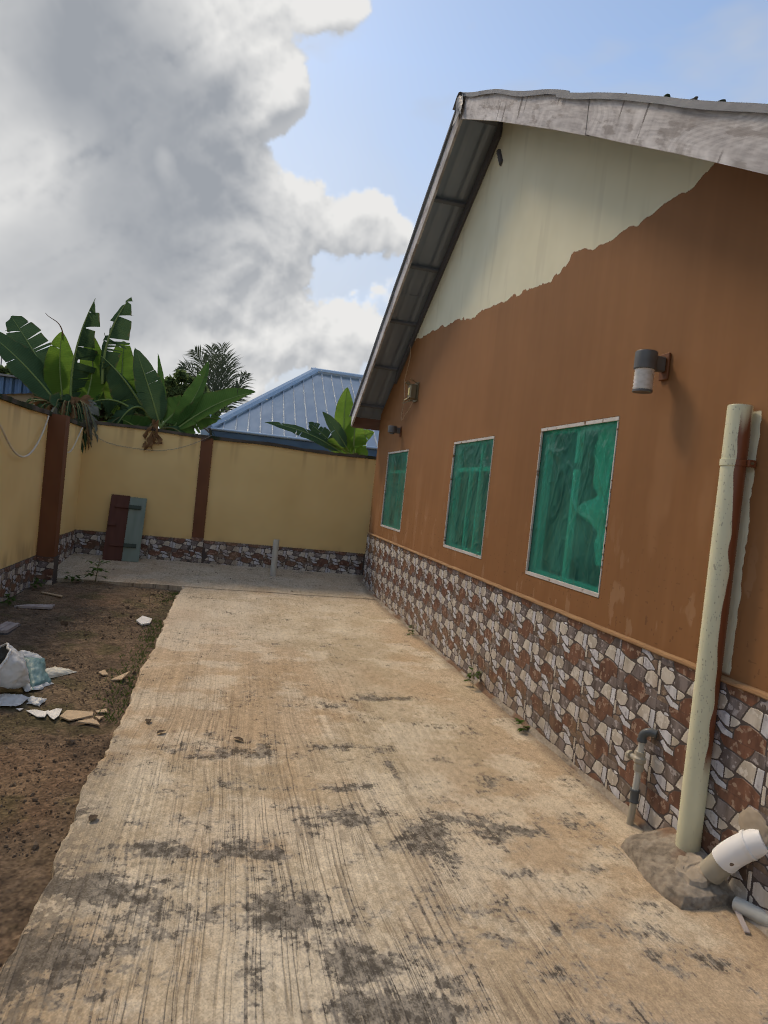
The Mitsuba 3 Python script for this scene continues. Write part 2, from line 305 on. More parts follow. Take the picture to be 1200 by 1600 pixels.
mat('m_grey_pvc', proc(lambda p, n, uv: mix([.26, .23, .17], [.42, .39, .31], fbm(p.x*14, p.y*14, p.z*8, 4))), .5, .4)
mat('m_pale_pvc', proc(lambda p, n, uv: mix([.40, .40, .35], [.52, .52, .47], fbm(p.x*14, p.y*14, p.z*8, 4))), .5, .4)
mat('m_dark_pvc', (.075, .085, .09), .4, .4)
mat('m_trim', proc(lambda p, n, uv: mix(mix([.40, .375, .345], [.58, .56, .53], fbm(p.y*9, p.z*9, 1.0, 3)), mi.Color3f(.16, .09, .05), smoothstep(.68, .80, fbm(p.y*26, p.z*26, 3.0, 3)))), .6, .35)
mat('m_sash', (.80, .81, .80), .35, .5)
mat('m_cloth', proc(lambda p, n, uv: mix([.66, .64, .58], [.80, .79, .75], fbm(p.y*9, p.z*9, 1.0, 3))), .9, .1)
mat('m_room', (.30, .28, .25), .9, .1)
# green plastic sheet over the windows: half clear film, half tinted scattering
scene['m_film'] = {'type': 'bumpmap', 'arbitrary': proc(lambda p, n, uv: .012*fbm(p.y*9, p.z*5, 3.0, 4) + .005*fbm(p.y*30 + p.z*12, p.z*14, 7.0, 3), 2e-3), 'scale': 1.0,
                   'bsdf': {'type': 'blendbsdf', 'weight': proc(lambda p, n, uv: .20 + .34*fbm(p.y*7, p.z*4, 5.0, 4)),
                            'bsdf_0': {'type': 'thindielectric', 'specular_transmittance': {'type': 'rgb', 'value': [.17, .82, .66]}},
                            'bsdf_1': {'type': 'principledthin', 'base_color': {'type': 'rgb', 'value': [.13, .52, .41]}, 'roughness': .22, 'spec_trans': .1, 'diff_trans': .7, 'eta': 1.45}}}
mat('m_lamp_grey', proc(lambda p, n, uv: mix([.085, .085, .085], [.13, .13, .128], noise(p.x*20, p.y*20, p.z*20))), .45, .4, metallic=.2)
mat('m_lamp_glass', proc(lambda p, n, uv: mix([.42, .38, .33], [.66, .63, .59], fbm(p.x*40, p.y*40, p.z*70, 3))), .3, .5)
mat('m_lamp_plate', (.15, .055, .02), .6, .3)
mat('m_steel', (.22, .19, .12), .45, .4, metallic=.7)
mat('m_yellow', (.75, .62, .24), .5, .3)
mat('m_wire', (.40, .28, .18), .6, .3)
mat('m_cable', (.58, .52, .40), .55, .3)
mat('m_thin_wire', (.25, .23, .20), .6, .3)
mat('m_board_brown', proc(lambda p, n, uv: mix([.075, .03, .022], [.115, .05, .036], fbm(p.x*22, p.z*3, 1.0, 3))), .75, .25)
mat('m_board_green', proc(lambda p, n, uv: mix([.155, .20, .165], [.215, .265, .225], fbm(p.x*18, p.z*2.5, 1.0, 3))), .7, .25)
mat('m_bar_green', (.05, .07, .055), .7, .25)
mat('m_sack', proc(lambda p, n, uv: mix([.48, .49, .47], [.66, .67, .65], fbm(p.x*14, p.y*14, p.z*14, 4))), .45, .4, bump=lambda p, n, uv: .004*fbm(p.x*30, p.y*30, p.z*30, 4), eps=2e-3)
mat('m_sack_teal', proc(lambda p, n, uv: mix([.07, .17, .17], [.22, .33, .32], fbm(p.x*16, p.y*16, p.z*16, 3))), .5, .4)
mat('m_sack_cream', proc(lambda p, n, uv: mix([.55, .50, .36], [.70, .68, .58], fbm(p.x*11, p.y*11, p.z*11, 3))), .5, .4)
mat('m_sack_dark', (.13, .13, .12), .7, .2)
mat('m_chip', proc(lambda p, n, uv: mix([.36, .26, .155], [.50, .385, .25], fbm(p.x*17, p.y*17, 2.0, 3))), .7, .3)
mat('m_tile_grey', proc(lambda p, n, uv: mix([.25, .215, .20], [.40, .355, .335], fbm(p.x*26, p.y*6, 2.0, 3))), .7, .3)
mat('m_white_scrap', proc(lambda p, n, uv: mix([.55, .54, .50], [.74, .73, .70], fbm(p.x*20, p.y*20, 2.0, 3))), .6, .3)

def leaf_fn(dark, light):
    def fn(p, n, uv):
        st = .5 + .5*dr.sin(uv.y*330 + 9*dr.abs(uv.x) + 3*noise(uv.y*20, uv.x*3, 1.0)); a = fbm(p.x*2.2, p.y*2.2, p.z*2.2, 3)
        c = mix(dark, light, dr.clip(.22*st + 1.2*a - .28, 0, 1))
        return mix(c, mi.Color3f(.16, .14, .06), .5*smoothstep(.93, 1.0, dr.abs(uv.x) + .18*(noise(uv.y*30, 4.0, 1.0) - .5)))
    return fn
def leafmat(name, dark, light, dt, rough=.42):
    scene[name] = {'type': 'principledthin', 'base_color': proc(leaf_fn(dark, light)), 'roughness': rough, 'spec_trans': 0.0, 'diff_trans': dt, 'eta': 1.35}
leafmat('m_leaf_dark', [.042, .082, .038], [.088, .150, .070], .75, .34)
leafmat('m_leaf_mid', [.060, .130, .030], [.115, .215, .055], 1.05)
leafmat('m_leaf_light', [.115, .22, .030], [.20, .33, .055], 1.2, .5)
mat('m_midrib', (.16, .22, .06), .5, .3)
mat('m_stem', proc(lambda p, n, uv: mix([.06, .07, .025], [.15, .14, .05], fbm(p.x*12, p.y*12, p.z*3, 3))), .7, .3)
scene['m_dry_leaf'] = {'type': 'principledthin', 'base_color': proc(lambda p, n, uv: mix([.10, .055, .028], [.27, .155, .075], fbm(p.x*14, p.y*14, p.z*14, 3))), 'roughness': .8, 'spec_trans': 0.0, 'diff_trans': .4, 'eta': 1.3}
scene['m_grey_leaf'] = {'type': 'principledthin', 'base_color': proc(lambda p, n, uv: mix([.06, .062, .04], [.26, .26, .21], fbm(p.x*7, p.y*7, p.z*7, 3))), 'roughness': .6, 'spec_trans': 0.0, 'diff_trans': .4, 'eta': 1.3}
scene['m_foliage'] = {'type': 'principledthin', 'base_color': proc(lambda p, n, uv: mix([.07, .115, .04], [.19, .25, .10], fbm(p.x*1.6, p.y*1.6, p.z*1.6, 3))), 'roughness': .55, 'spec_trans': 0.0, 'diff_trans': .7, 'eta': 1.35}
scene['m_palm'] = {'type': 'principledthin', 'base_color': {'type': 'rgb', 'value': [.085, .105, .065]}, 'roughness': .5, 'spec_trans': 0.0, 'diff_trans': .55, 'eta': 1.35}
mat('m_bark', (.09, .07, .05), .9, .1)
scene['m_weed'] = {'type': 'principledthin', 'base_color': {'type': 'rgb', 'value': [.075, .125, .03]}, 'roughness': .6, 'spec_trans': 0.0, 'diff_trans': .7, 'eta': 1.35}
mat('m_blue_roof', proc(lambda p, n, uv: mix([.21, .27, .31], [.36, .39, .40], fbm(p.x*.9, p.y*.7, p.z*3, 3))), .2, .6, metallic=.9, bump=lambda p, n, uv: .02*fbm(p.x*3, p.y*1.5, p.z*1.5, 3), eps=1e-2)
mat('m_blue_cap', proc(lambda p, n, uv: mix([.24, .34, .45], [.38, .46, .53], fbm(p.x*2, p.y*2, p.z*2, 2))), .3, .5, metallic=.3)
mat('m_blue_fascia', proc(lambda p, n, uv: mix([.035, .075, .13], [.07, .13, .20], fbm(p.x*3, p.y*2, p.z*9, 3))), .4, .4, metallic=.2)
mat('m_shed_blue', proc(lambda p, n, uv: mix([.07, .15, .30], [.12, .22, .40], fbm(p.x*5, p.y*2, p.z*3, 3))), .45, .4, metallic=.2)
mat('m_house_far', (.42, .36, .26), .85, .2)

# ------------------------------------------------------------------ the setting
def apron_z(y): return .125*np.clip((np.asarray(y) - 10.15)/1.75, 0, 1)
# the ground outside, one sheet to the horizon
obj('ground', grid_mesh(np.stack(list(np.meshgrid(np.r_[-400, -60, -12, 12, 60, 400], np.r_[-400, -60, -8, 40, 90, 400], indexing='ij')) + [np.full((6, 6), -.13)], -1)), 'm_soil', kind='structure')
def cap_z(x, y): return .006*(meshkit.fbm(np.stack([x*1.3, y*1.1, 0*x], -1), 3, 4) - .5)*2
def edge_x(y):
    q = np.stack([y*2.2, 0*y, 0*y], -1); q2 = np.stack([y*13, 0*y + 3, 0*y], -1)
    return -.565 + .07*(meshkit.fbm(q, 3, 2) - .5) + .035*(meshkit.fbm(q2, 3, 6) - .5)
# concrete yard
ys = np.arange(-4, 10.25, .03); us = np.r_[0, .004, np.linspace(.02, 1, 60)]
ex = edge_x(ys)
P = np.zeros((len(ys), len(us) + 1, 3))
for k, u in enumerate(us):
    x = ex*(1 - u) + (X0 + .06)*u; P[:, k + 1] = np.stack([x, ys, cap_z(x, ys) - (.006 if k == 0 else 0)], -1)
P[:, 0] = np.stack([ex - .012, ys, 0*ys - .12], -1)
obj('concrete_yard', grid_mesh(P[:, ::-1]), 'm_yard', kind='structure', smooth=40)
# raised concrete apron along the back fence, behind the soil bed and past the house corner
ys = np.r_[10.03, 10.032, np.arange(10.06, 12.0, .05)]; xs = np.arange(-2.5, 9.0, .06)
Xg, Yg = np.meshgrid(xs, ys, indexing='ij')
front = .09*(meshkit.fbm(np.stack([xs*2.5, 0*xs, 0*xs], -1), 4, 9) - .5)
Yg = Yg + front[:, None]*np.clip(1 - (Yg - 10.03)/.4, 0, 1)
Zg = apron_z(Yg) + cap_z(Xg, Yg) + .008; Zg[:, 0] = -.12
obj('concrete_apron', grid_mesh(np.stack([Xg, Yg, Zg], -1)), 'm_yard', kind='structure', smooth=40)
# soil bed on the left
xs = np.arange(-2.5, -.48, .018); ys = np.arange(-1.0, 10.12, .022)
Xg, Yg = np.meshgrid(xs, ys, indexing='ij'); q = np.stack([Xg, Yg, 0*Xg], -1)
def soil_z(x, y):
    q = np.stack([np.asarray(x, float), np.asarray(y, float), 0*np.asarray(x, float)], -1)
    return -.052 + .05*(meshkit.fbm(q*1.7, 3, 5) - .5) + .030*(meshkit.fbm(q*9, 4, 8) - .5) + .05*np.exp(-((q[..., 0] + 1.70)/.22)**2 - ((q[..., 1] - 9.95)/.16)**2)
obj('soil_bed', grid_mesh(np.stack([Xg, Yg, soil_z(Xg, Yg) + .012*(meshkit.fbm(q*34, 3, 15) - .5)], -1)), 'm_soil', kind='structure', smooth=True)
# clods and pebbles lying on the bed
ico = trimesh.creation.icosphere(1, 1.0); ico0 = trimesh.creation.icosphere(0, 1.0)
ms = []
for k in range(15000):
    x, y = rng.uniform(-2.42, -.5), 10*rng.uniform(.19, 1)**1.0
    if rng.random() < .5: x = -.5 - abs(rng.normal(0, .45))
    if x < -2.42 or meshkit.noise(np.array([x*1.5, y*1.5, 3.0]), 2) < .35: continue
    s = .0027*math.exp(rng.normal(0, .6)); m = ico0.copy(); m.vertices = m.vertices*(1 + .35*rng.standard_normal((len(m.vertices), 1))*.6)*s*rng.uniform(.6, 1.5, 3)
    m.apply_translation((x, y, float(soil_z(x, y)) + s*.35)); ms.append(m)
obj('soil_clods', cat(*ms), 'm_clod', kind='stuff', label='small dark soil clods and pebbles scattered over the bare earth bed')

# ------------------------------------------------------------------ printed stone facing
TILE = [('rust', [(.27, 0), (.83, 0), (.80, .10), (.70, .26), (.50, .22), (.34, .20), (.27, .08)]),
        ('purple', [(0, 0), (.26, 0), (.26, .09), (.28, .15), (.16, .17), (.10, .19), (0, .17)]),
        ('purple', [(.84, 0), (1, 0), (1, .25), (.90, .24), (.76, .22), (.80, .12)]),
        ('white', [(.17, .20), (.24, .17), (.30, .21), (.28, .24), (.20, .245)]),
        ('beige', [(.03, .27), (.11, .20), (.17, .25), (.28, .26), (.33, .34), (.28, .52), (.16, .585), (.03, .51)]),
        ('purple', [(.35, .23), (.50, .24), (.66, .29), (.60, .44), (.55, .58), (.42, .56), (.31, .50), (.35, .36)]),
        ('beige', [(.69, .27), (.80, .25), (.885, .28), (.86, .63), (.72, .585), (.58, .57), (.63, .42)]),
        ('white', [(.90, .27), (1, .27), (.985, .70), (.875, .64)]),
        ('white', [(.10, .61), (.17, .60), (.29, .545), (.39, .585), (.395, .82), (.33, .81), (.20, .72)]),
        ('beige', [(.41, .585), (.53, .605), (.57, .64), (.54, .70), (.48, .77), (.41, .80)]),
        ('rust', [(.485, .82), (.57, .68), (.70, .61), (.85, .655), (.98, .74), (.98, 1), (.485, 1)]),
        ('white', [(.17, .85), (.23, .78), (.33, .87), (.465, .90), (.465, 1), (.30, 1)]),
        ('umber', [(.37, .85), (.48, .79), (.47, .88)]),
        ('umber', [(.07, .64), (.10, .63), (.20, .75), (.22, .78), (.15, .84), (.08, .86), (.06, .70)]),
        ('beige', [(0, .53), (.05, .54), (.055, .86), (0, .89)]),
        ('umber', [(0, .91), (.06, .88), (.15, .87), (.28, 1), (0, 1)])]
TW, TH = .384, .24
def stone_mesh(poly, h=.0012, inset=.0006):
    p = poly.buffer(-inset, join_style='mitre')
    if p.is_empty or p.geom_type != 'Polygon' or p.area < 2e-5: return None
    p = p.buffer(-.0026).buffer(.0026, quad_segs=2).simplify(.0007)
    if p.is_empty or p.geom_type != 'Polygon': return None
    c = np.array(shapely.geometry.polygon.orient(p).exterior.coords)[:-1]; n = len(c); g = np.array(p.representative_point().coords[0]) if not p.contains(p.centroid) else np.array(p.centroid.coords[0])
    inner = c + (g - c)*(.0018/np.maximum(np.linalg.norm(g - c, axis=1, keepdims=True), .002))
    v = np.vstack([np.c_[c, np.zeros(n)], np.c_[inner, np.full(n, h)], [[*g, h]]]); f = []
    for i in range(n):
        j = (i + 1) % n; f += [(i, j, n + j), (i, n + j, n + i), (n + i, n + j, 2*n)]
    return trimesh.Trimesh(v, f, process=False)
def facing(parent, M, u0, u1, top, z0, uorg, budget, prefer, skip=None, seed=0):
    """Stones on a wall strip. M: 4x4 taking (u, z, proud) to the world. prefer(u): smaller is nearer. The nearest `budget` become parts, the rest stuff."""
    r = random.Random(seed); full, out = {}, []
    rows = int(math.ceil((top - z0)/TH)); c0, c1 = int(math.floor((u0 - uorg)/TW)), int(math.ceil((u1 - uorg)/TW))
    clip = sg.box(u0, z0, u1, top)
    for j in range(rows):
        for i in range(c0, c1):
            flip = r.random() < (.12 if j < rows - 1 else .5)
            for k, (kind, pts) in enumerate(TILE):
                pp = [((1 - a, 1 - b) if flip else (a, b)) for a, b in pts]
                poly = sg.Polygon([(uorg + (i + a)*TW, top - (j + b)*TH) for a, b in pp])
                if not clip.intersects(poly): continue
                q = poly.intersection(clip)
                if q.geom_type != 'Polygon' or q.is_empty or (skip is not None and skip.intersects(q.centroid)): continue
                out.append((prefer(q.centroid.x, q.centroid.y), q, kind))
    out.sort(key=lambda t: t[0]); rest = {}
    n = 0
    for d, q, kind in out:
        if len(q.exterior.coords) > 3: q = shapely.geometry.polygon.orient(q)
        m = stone_mesh(q)
        if m is None: continue
        m.vertices = trimesh.transform_points(m.vertices, M)
        if np.linalg.det(M[:3, :3]) < 0: m.invert()
        if n < budget: obj('stone', m, STONES[kind], parent); n += 1
        else: rest.setdefault(kind, []).append(m)
    for kind, ms in rest.items():
        obj('stone_facing', cat(*ms), STONES[kind], parent, kind='stuff')

# ------------------------------------------------------------------ the house
house = thing('house', 'brown single-storey house with unpainted cream gable and stone patterned plinth', 'house')
YC, YN, YA, ZA, SL = 11.30, 2.02, 6.66, 5.47, .576
def zs(y): return ZA - SL*abs(y - YA)                      # underside of the bargeboards
gable = sg.Polygon([(YN, -.1), (YC, -.1), (YC, zs(YC) + .17), (YA, ZA + .17), (YN, zs(YN) + .17)])
WINS = [(9.155, 10.42), (5.985, 7.165), (3.885, 5.0)]; WZ = (1.12, 2.30)
opens = shapely.union_all([sg.box(a, WZ[0], b, WZ[1]) for a, b in WINS])
front = slab_poly(gable.difference(opens), 'x', X0, X0 + .2)
inner = slab_poly(gable, 'x', X0 + .2, 10.4)
room = sg.Polygon([(YN + .2, .02), (YC - .2, .02), (YC - .2, 2.75), (YN + .2, 2.75)])
rest = m3.Manifold(m3.Mesh(np.asarray(inner.vertices, np.float32), np.asarray(inner.faces, np.uint32)))
hol = slab_poly(room, 'x', X0 - .5, 10.2)
cut = m3.Manifold(m3.Mesh(np.asarray(hol.vertices, np.float32), np.asarray(hol.faces, np.uint32)))
shell = (rest - cut).to_mesh()
obj('wall', front, 'm_wall', house)
obj('back_wall', trimesh.Trimesh(shell.vert_properties[:, :3], shell.tri_verts), 'm_room', house)
obj('vent_hole', cyl((X0 - .004, 6.72, 5.30), (X0 - .002, 6.60, 5.12), .03, .03, 8), 'm_dark_wood', house)
# plinth: backing, printed stones, painted ledge, cement fillet at its foot
PX = X0 - .018
plinth = obj('plinth', box(PX, X0 - .001, YN, YC + .005, -.05, .934), 'm_grout', house, label='plinth faced with crazy paving patterned tiles in cream, grey and rust')
M = np.array([[0, 0, -1, PX], [-1, 0, 0, 0], [0, 1, 0, 0], [0, 0, 0, 1]], float)      # u = -y
skip = sg.box(-2.62, .0, -2.36, .40)
facing(plinth, M, -YC, -2.2, .934, .012, -3.94, 300, lambda u, z: -u + .0*z if -u > 2.28 else 99, skip=None, seed=3)
yy = np.arange(YN, YC, .05); led = []
zz = .934 + .004*(meshkit.noise(np.stack([yy*6, 0*yy, 0*yy], -1), 3) - .5)
P = np.zeros((len(yy), 5, 3)); dx = .006*(meshkit.noise(np.stack([yy*9, 0*yy, 0*yy], -1), 5) - .5)
for k, (a, b) in enumerate([(0.0, .022), (-.030, .013), (-.034, .004), (-.030, -.002), (0.0, -.002)]): P[:, k] = np.stack([X0 + a + (dx if a else 0*yy), yy, zz + b], -1)
obj('ledge', grid_mesh(P[:, ::-1]), mat('m_ledge', proc(lambda p, n, uv: mix([.17, .085, .038], [.36, .23, .12], fbm(p.y*7, p.z*60, p.x*60, 4))), .8, .2), house)
P = np.zeros((len(yy), 4, 3)); w = .018 + .05*(meshkit.fbm(np.stack([yy*4, 0*yy, 0*yy], -1), 4, 3) - .3); hgt = .018 + .055*(meshkit.fbm(np.stack([yy*5, 0*yy + 4, 0*yy], -1), 4, 5) - .3)
ground_y = apron_z(yy)
for k, (a, b) in enumerate([(0, 1), (.35, .6), (.7, .25), (1, -.1)]): P[:, k] = np.stack([PX - .004 - w*a, yy, ground_y + hgt*b + (0 if k < 3 else -.01)], -1)
obj('cement_fillet', grid_mesh(P), 'm_mortar', house, smooth=True)
# windows
def window(y0, y1, mull, label, bundle=False):
    z0, z1 = WZ; w = obj('window', cat(box(X0 - .004, X0 + .012, y0 + .004, y1 - .004, z1 - .028, z1 - .004), box(X0 - .004, X0 + .012, y0 + .004, y1 - .004, z0 + .004, z0 + .030),
                         box(X0 - .004, X0 + .012, y0 + .004, y0 + .013, z0 + .036, z1 - .036), box(X0 - .004, X0 + .012, y1 - .015, y1 - .004, z0 + .036, z1 - .036)), 'm_trim', house, label=label)
    n, m = 110, 120; yv = np.linspace(y0 + .012, y1 - .012, n); zv = np.linspace(z0 + .012, z1 - .012, m); Yg, Zg = np.meshgrid(yv, zv, indexing='ij')
    q = np.stack([Yg*3.3, Zg*2.1, 0*Yg + y0], -1); bulge = np.sin(np.pi*(Yg - y0)/(y1 - y0))*np.sin(np.pi*(Zg - z0)/(z1 - z0))
    Xg = X0 + .016 + .022*(meshkit.fbm(q*1.5, 4, 3) - .5)*np.minimum(1, 4*bulge) + .012*bulge
    r1 = np.abs(meshkit.noise(np.stack([Yg*7 + Zg*2.5, Zg*3 - Yg*2, 0*Yg + y0], -1), 21) - .5); r2 = np.abs(meshkit.noise(np.stack([Yg*13 - Zg*6, Zg*5 + Yg*3, 0*Yg + y0], -1), 31) - .5)
    Xg = Xg - (.007*np.clip(1 - r1/.10, 0, 1) + .004*np.clip(1 - r2/.09, 0, 1))*np.minimum(1, 5*bulge)
    obj('plastic_sheet', grid_mesh(np.stack([Xg, Yg, Zg], -1)), 'm_film', w, smooth=True)
    xs_ = X0 + .055; fr = []
    for a, b, c, d in [(y0, y1, z0, z0 + .05), (y0, y1, z1 - .05, z1), (y0, y0 + .05, z0 + .051, z1 - .051), (y1 - .05, y1, z0 + .051, z1 - .051)]: fr.append(box(xs_, xs_ + .05, a, b, c, d))
    obj('sash', cat(*fr), 'm_sash', w)
    zt = z0 + .74*(z1 - z0)
    if not bundle: obj('transom', box(xs_ + .004, xs_ + .046, y0 + .051, y1 - .051, zt - .022, zt + .022), 'm_sash', w)
    for t, full in mull:
        y = y1 - t*(y1 - y0); obj('mullion', box(xs_ + .006, xs_ + .044, y - .02, y + .02, z0 + .051, zt - .023), 'm_sash', w)
        if full: obj('mullion', box(xs_ + .006, xs_ + .044, y - .02, y + .02, zt + .023, z1 - .051), 'm_sash', w)
    if bundle:
        # a pale curtain hanging behind the sheet, gathered into a knot
        t = np.linspace(0, 1, 40); nn = 40; ang = np.linspace(0, 2*np.pi, nn, endpoint=False)
        ctr = np.stack([np.full(40, X0 + .21), y0 + .40 + .04*np.sin(4*t), z1 - .02 - t*.98], -1)
        rad = .10*(1 - t) + .055 + .17*np.exp(-((t - .62)/.09)**2) - .07*np.exp(-((t - .50)/.05)**2) - .05*np.exp(-((t - .76)/.06)**2)
        P = np.zeros((40, nn + 1, 3))
        for k, a in enumerate(np.r_[ang, 0]):
            r = rad*(1 + .20*np.sin(9*a + 9*t) + .13*np.sin(14*a - 12*t))
            P[:, k] = ctr + np.stack([.36*r*np.cos(a), r*np.sin(a), 0*r], -1)
        obj('curtain', grid_mesh(P), 'm_cloth', w, smooth=True, label='pale curtain gathered into a knot behind the green sheet')
window(*WINS[0], [(.5, False), (.75, True)], 'farthest window of the brown wall, covered with green plastic sheet')
window(*WINS[1], [(.38, False), (.62, True)], 'middle window of the brown wall, covered with green plastic sheet')
window(*WINS[2], [(.45, True)], 'nearest window of the brown wall, green plastic sheet with a pale bundle behind', True)
# roof: ribbed sheets, bargeboards, purlins, rafter
XO = 1.895
BOT = [at_x(px, py, XO) for px, py in [(721.5, 185.5), (772, 188.5), (826, 196.5), (868, 203), (914, 211.6), (966, 221.5), (1018, 232), (1062, 241), (1106, 251), (1152, 262), (1199, 273), (1230, 281)]]
BY, BZ = np.array([b[1] for b in BOT])[::-1], np.array([b[2] for b in BOT])[::-1]
def zb_(y):
    y = np.asarray(y, float); near = np.interp(y, BY, BZ) + np.where(y < BY[0], (y - BY[0])*SL, 0)
    return np.where(y < YA, np.minimum(near, ZA + .035 - (YA - y)*.5), ZA + .03 - SL*(y - YA))
def sheet(ya, yb, lift, seed, xa=XO - .02, xb=10.6):
    xs = np.r_[np.arange(xa, 3.0, .018), np.arange(3.0, xb, .1)]; yv = np.linspace(ya, yb, 26)
    Xg, Yg = np.meshgrid(xs, yv, indexing='ij')
    corr = .009*np.clip(np.cos(2*np.pi*(Xg - xa)/.19)*2.2 - 1.2, 0, 1)*1.6
    Z = zb_(Yg) + .222 + lift + corr + .030*(meshkit.fbm(np.stack([0*Xg + seed, Yg*1.1, 0*Xg], -1), 3, seed) - .5)*np.clip(1.5 - (Xg - xa), 0, 1)
    top, bot = np.stack([Xg, Yg, Z + .004], -1), np.stack([Xg, Yg, Z], -1)
    n, m = Xg.shape; A, B = grid_mesh(top), grid_mesh(bot); B.invert()
    ring = [i*m for i in range(n)] + [(n-1)*m + j for j in range(1, m)] + [i*m + m-1 for i in range(n-2, -1, -1)] + [j for j in range(m-2, 0, -1)]
    k = len(ring); V = np.vstack([A.vertices[ring], B.vertices[ring]]); Fc = []
    for i in range(k):
        j = (i + 1) % k; Fc += [(i, k + i, k + j), (i, k + j, j)]
    return cat(A, B, trimesh.Trimesh(V, Fc, process=False))
roof = obj('roof', sheet(9.0, 11.55, 0, 3), 'm_sheet', house, smooth=40, label='grey weathered metal roof sheets')
obj('sheet', sheet(4.42, 1.75, 0, 7), 'm_sheet', roof, smooth=40)
obj('sheet', sheet(6.66, 9.25, .014, 5), 'm_sheet', roof, smooth=40)
obj('sheet', sheet(6.66, 4.1, .014, 9), 'm_sheet', roof, smooth=40)
rp = np.array([[-.17, -.085], [-.06, -.012], [0, .01], [.06, -.012], [.17, -.085]])
P = np.zeros((40, 5, 3)); xr = np.linspace(XO - .05, 10.6, 40)
for k in range(5): P[:, k] = np.stack([xr, 0*xr + YA + rp[k, 0], 0*xr + ZA + .275 + rp[k, 1] + .008*np.sin(xr*9 + k)], -1)
obj('ridge_cap', grid_mesh(P), 'm_roof_top', roof)
# bent, torn end of the ridge cap
P = np.zeros((6, 7, 3))
for i, a in enumerate(np.linspace(0, 1, 6)):
    for k, b in enumerate(np.linspace(-1, 1, 7)):
        P[i, k] = (XO - .035 - .01*math.sin(5*a + 3*b), YA + b*.10*(1 + .35*a), ZA + .262 - abs(b)*.055 - a*.20 + .014*math.sin(9*a + 4*b))
obj('flashing', grid_mesh(P), 'm_roof_top', roof, label='bent metal flap over the gable peak')
for k, (py, s) in enumerate([(4.72, .02), (4.45, .014), (3.5, .02), (3.1, .026), (2.86, .02), (2.66, .02)]):
    m = ico.copy(); m.vertices = m.vertices*rng.uniform(.7, 1.3, (len(m.vertices), 1))*[s*.8, s*1.3, s*.7]; m.apply_translation((XO + .04, py, float(zb_(py)) + .25 + s*.3))
    obj('cement_dab', m, 'm_coping', roof)
mat('m_flash', proc(lambda p, n, uv: mix([.07, .08, .10], [.15, .165, .19], fbm(p.y*4, p.z*20, 1.0, 3))), .55, .4, metallic=.2)
def strip(ya, yb, seed):
    yv = np.linspace(ya, yb, 40); up = .012*np.sin(yv*5 + seed) + .02*(meshkit.fbm(np.stack([yv*2, 0*yv, 0*yv], -1), 3, seed) - .5)
    lo_, hi_ = zb_(yv) + .220 + .7*up, zb_(yv) + .258 + .5*up
    return slab_poly(sg.Polygon(list(zip(yv, lo_)) + list(zip(yv[::-1], hi_[::-1]))), 'x', XO - .026, XO - .020)
for ya, yb, sd in [(1.75, 4.3, 3), (4.1, 6.62, 5), (6.70, 9.2, 7), (9.05, 11.55, 9)]: obj('edge_flashing', strip(ya, yb, sd), 'm_flash', roof)
def board_poly(pts, h): 
    lo = [(p[1], p[2]) for p in pts]; return sg.Polygon(lo + [(y, z + h(y)) for y, z in lo[::-1]])
hh = lambda y: .232
obj('bargeboard', slab_poly(board_poly(BOT[:5], hh), 'x', XO, XO + .028), 'm_fascia', roof, label='upper grey weathered bargeboard of the near roof slope')
lo = [p.copy() for p in BOT[4:]]; lo[0][1] -= .012
ext = lo[-1] + (lo[-1] - lo[-3])*.6; lo.append(ext)
obj('bargeboard', slab_poly(board_poly(lo, hh), 'x', XO, XO + .028), 'm_fascia', roof, label='lower grey weathered bargeboard of the near roof slope, with swirling grain')
for a, b in [(6.672, 9.1), (9.11, 11.47)]:
    pts = [(0, y, zs(y) + .03 + .012*math.sin(y*2.2)) for y in np.linspace(a, b, 9)]
    obj('bargeboard', slab_poly(board_poly(pts, lambda y: .2), 'x', XO, XO + .028), 'm_fascia', roof)
obj('eave_board', box(XO + .029, 10.4, 11.46, 11.485, zs(11.47) + .02, zs(11.47) + .205), 'm_brown_wood', roof, label='brown eave board closing the overhang at the far end')
for y in np.arange(2.4, 11.3, .88):
    s = -SL if y > YA else SL
    m = box(XO + .029, X0 + .0, -.022, .022, -.034, 0); m.apply_transform(trimesh.transformations.rotation_matrix(math.atan(s), (1, 0, 0))); m.apply_translation((0, y, float(zb_(y)) + .212))
    obj('purlin', m, mat('m_purlin', (.17, .19, .22), .9, .1) if 'm_purlin' not in scene else 'm_purlin', roof)
pr = sg.Polygon([(6.70, ZA - .02), (10.35, zs(10.35) + .03), (10.35, zs(10.35) + .15), (6.70, ZA + .13)])
obj('rafter', slab_poly(pr, 'x', X0 - .035, X0 - .003), 'm_dark_wood', roof)

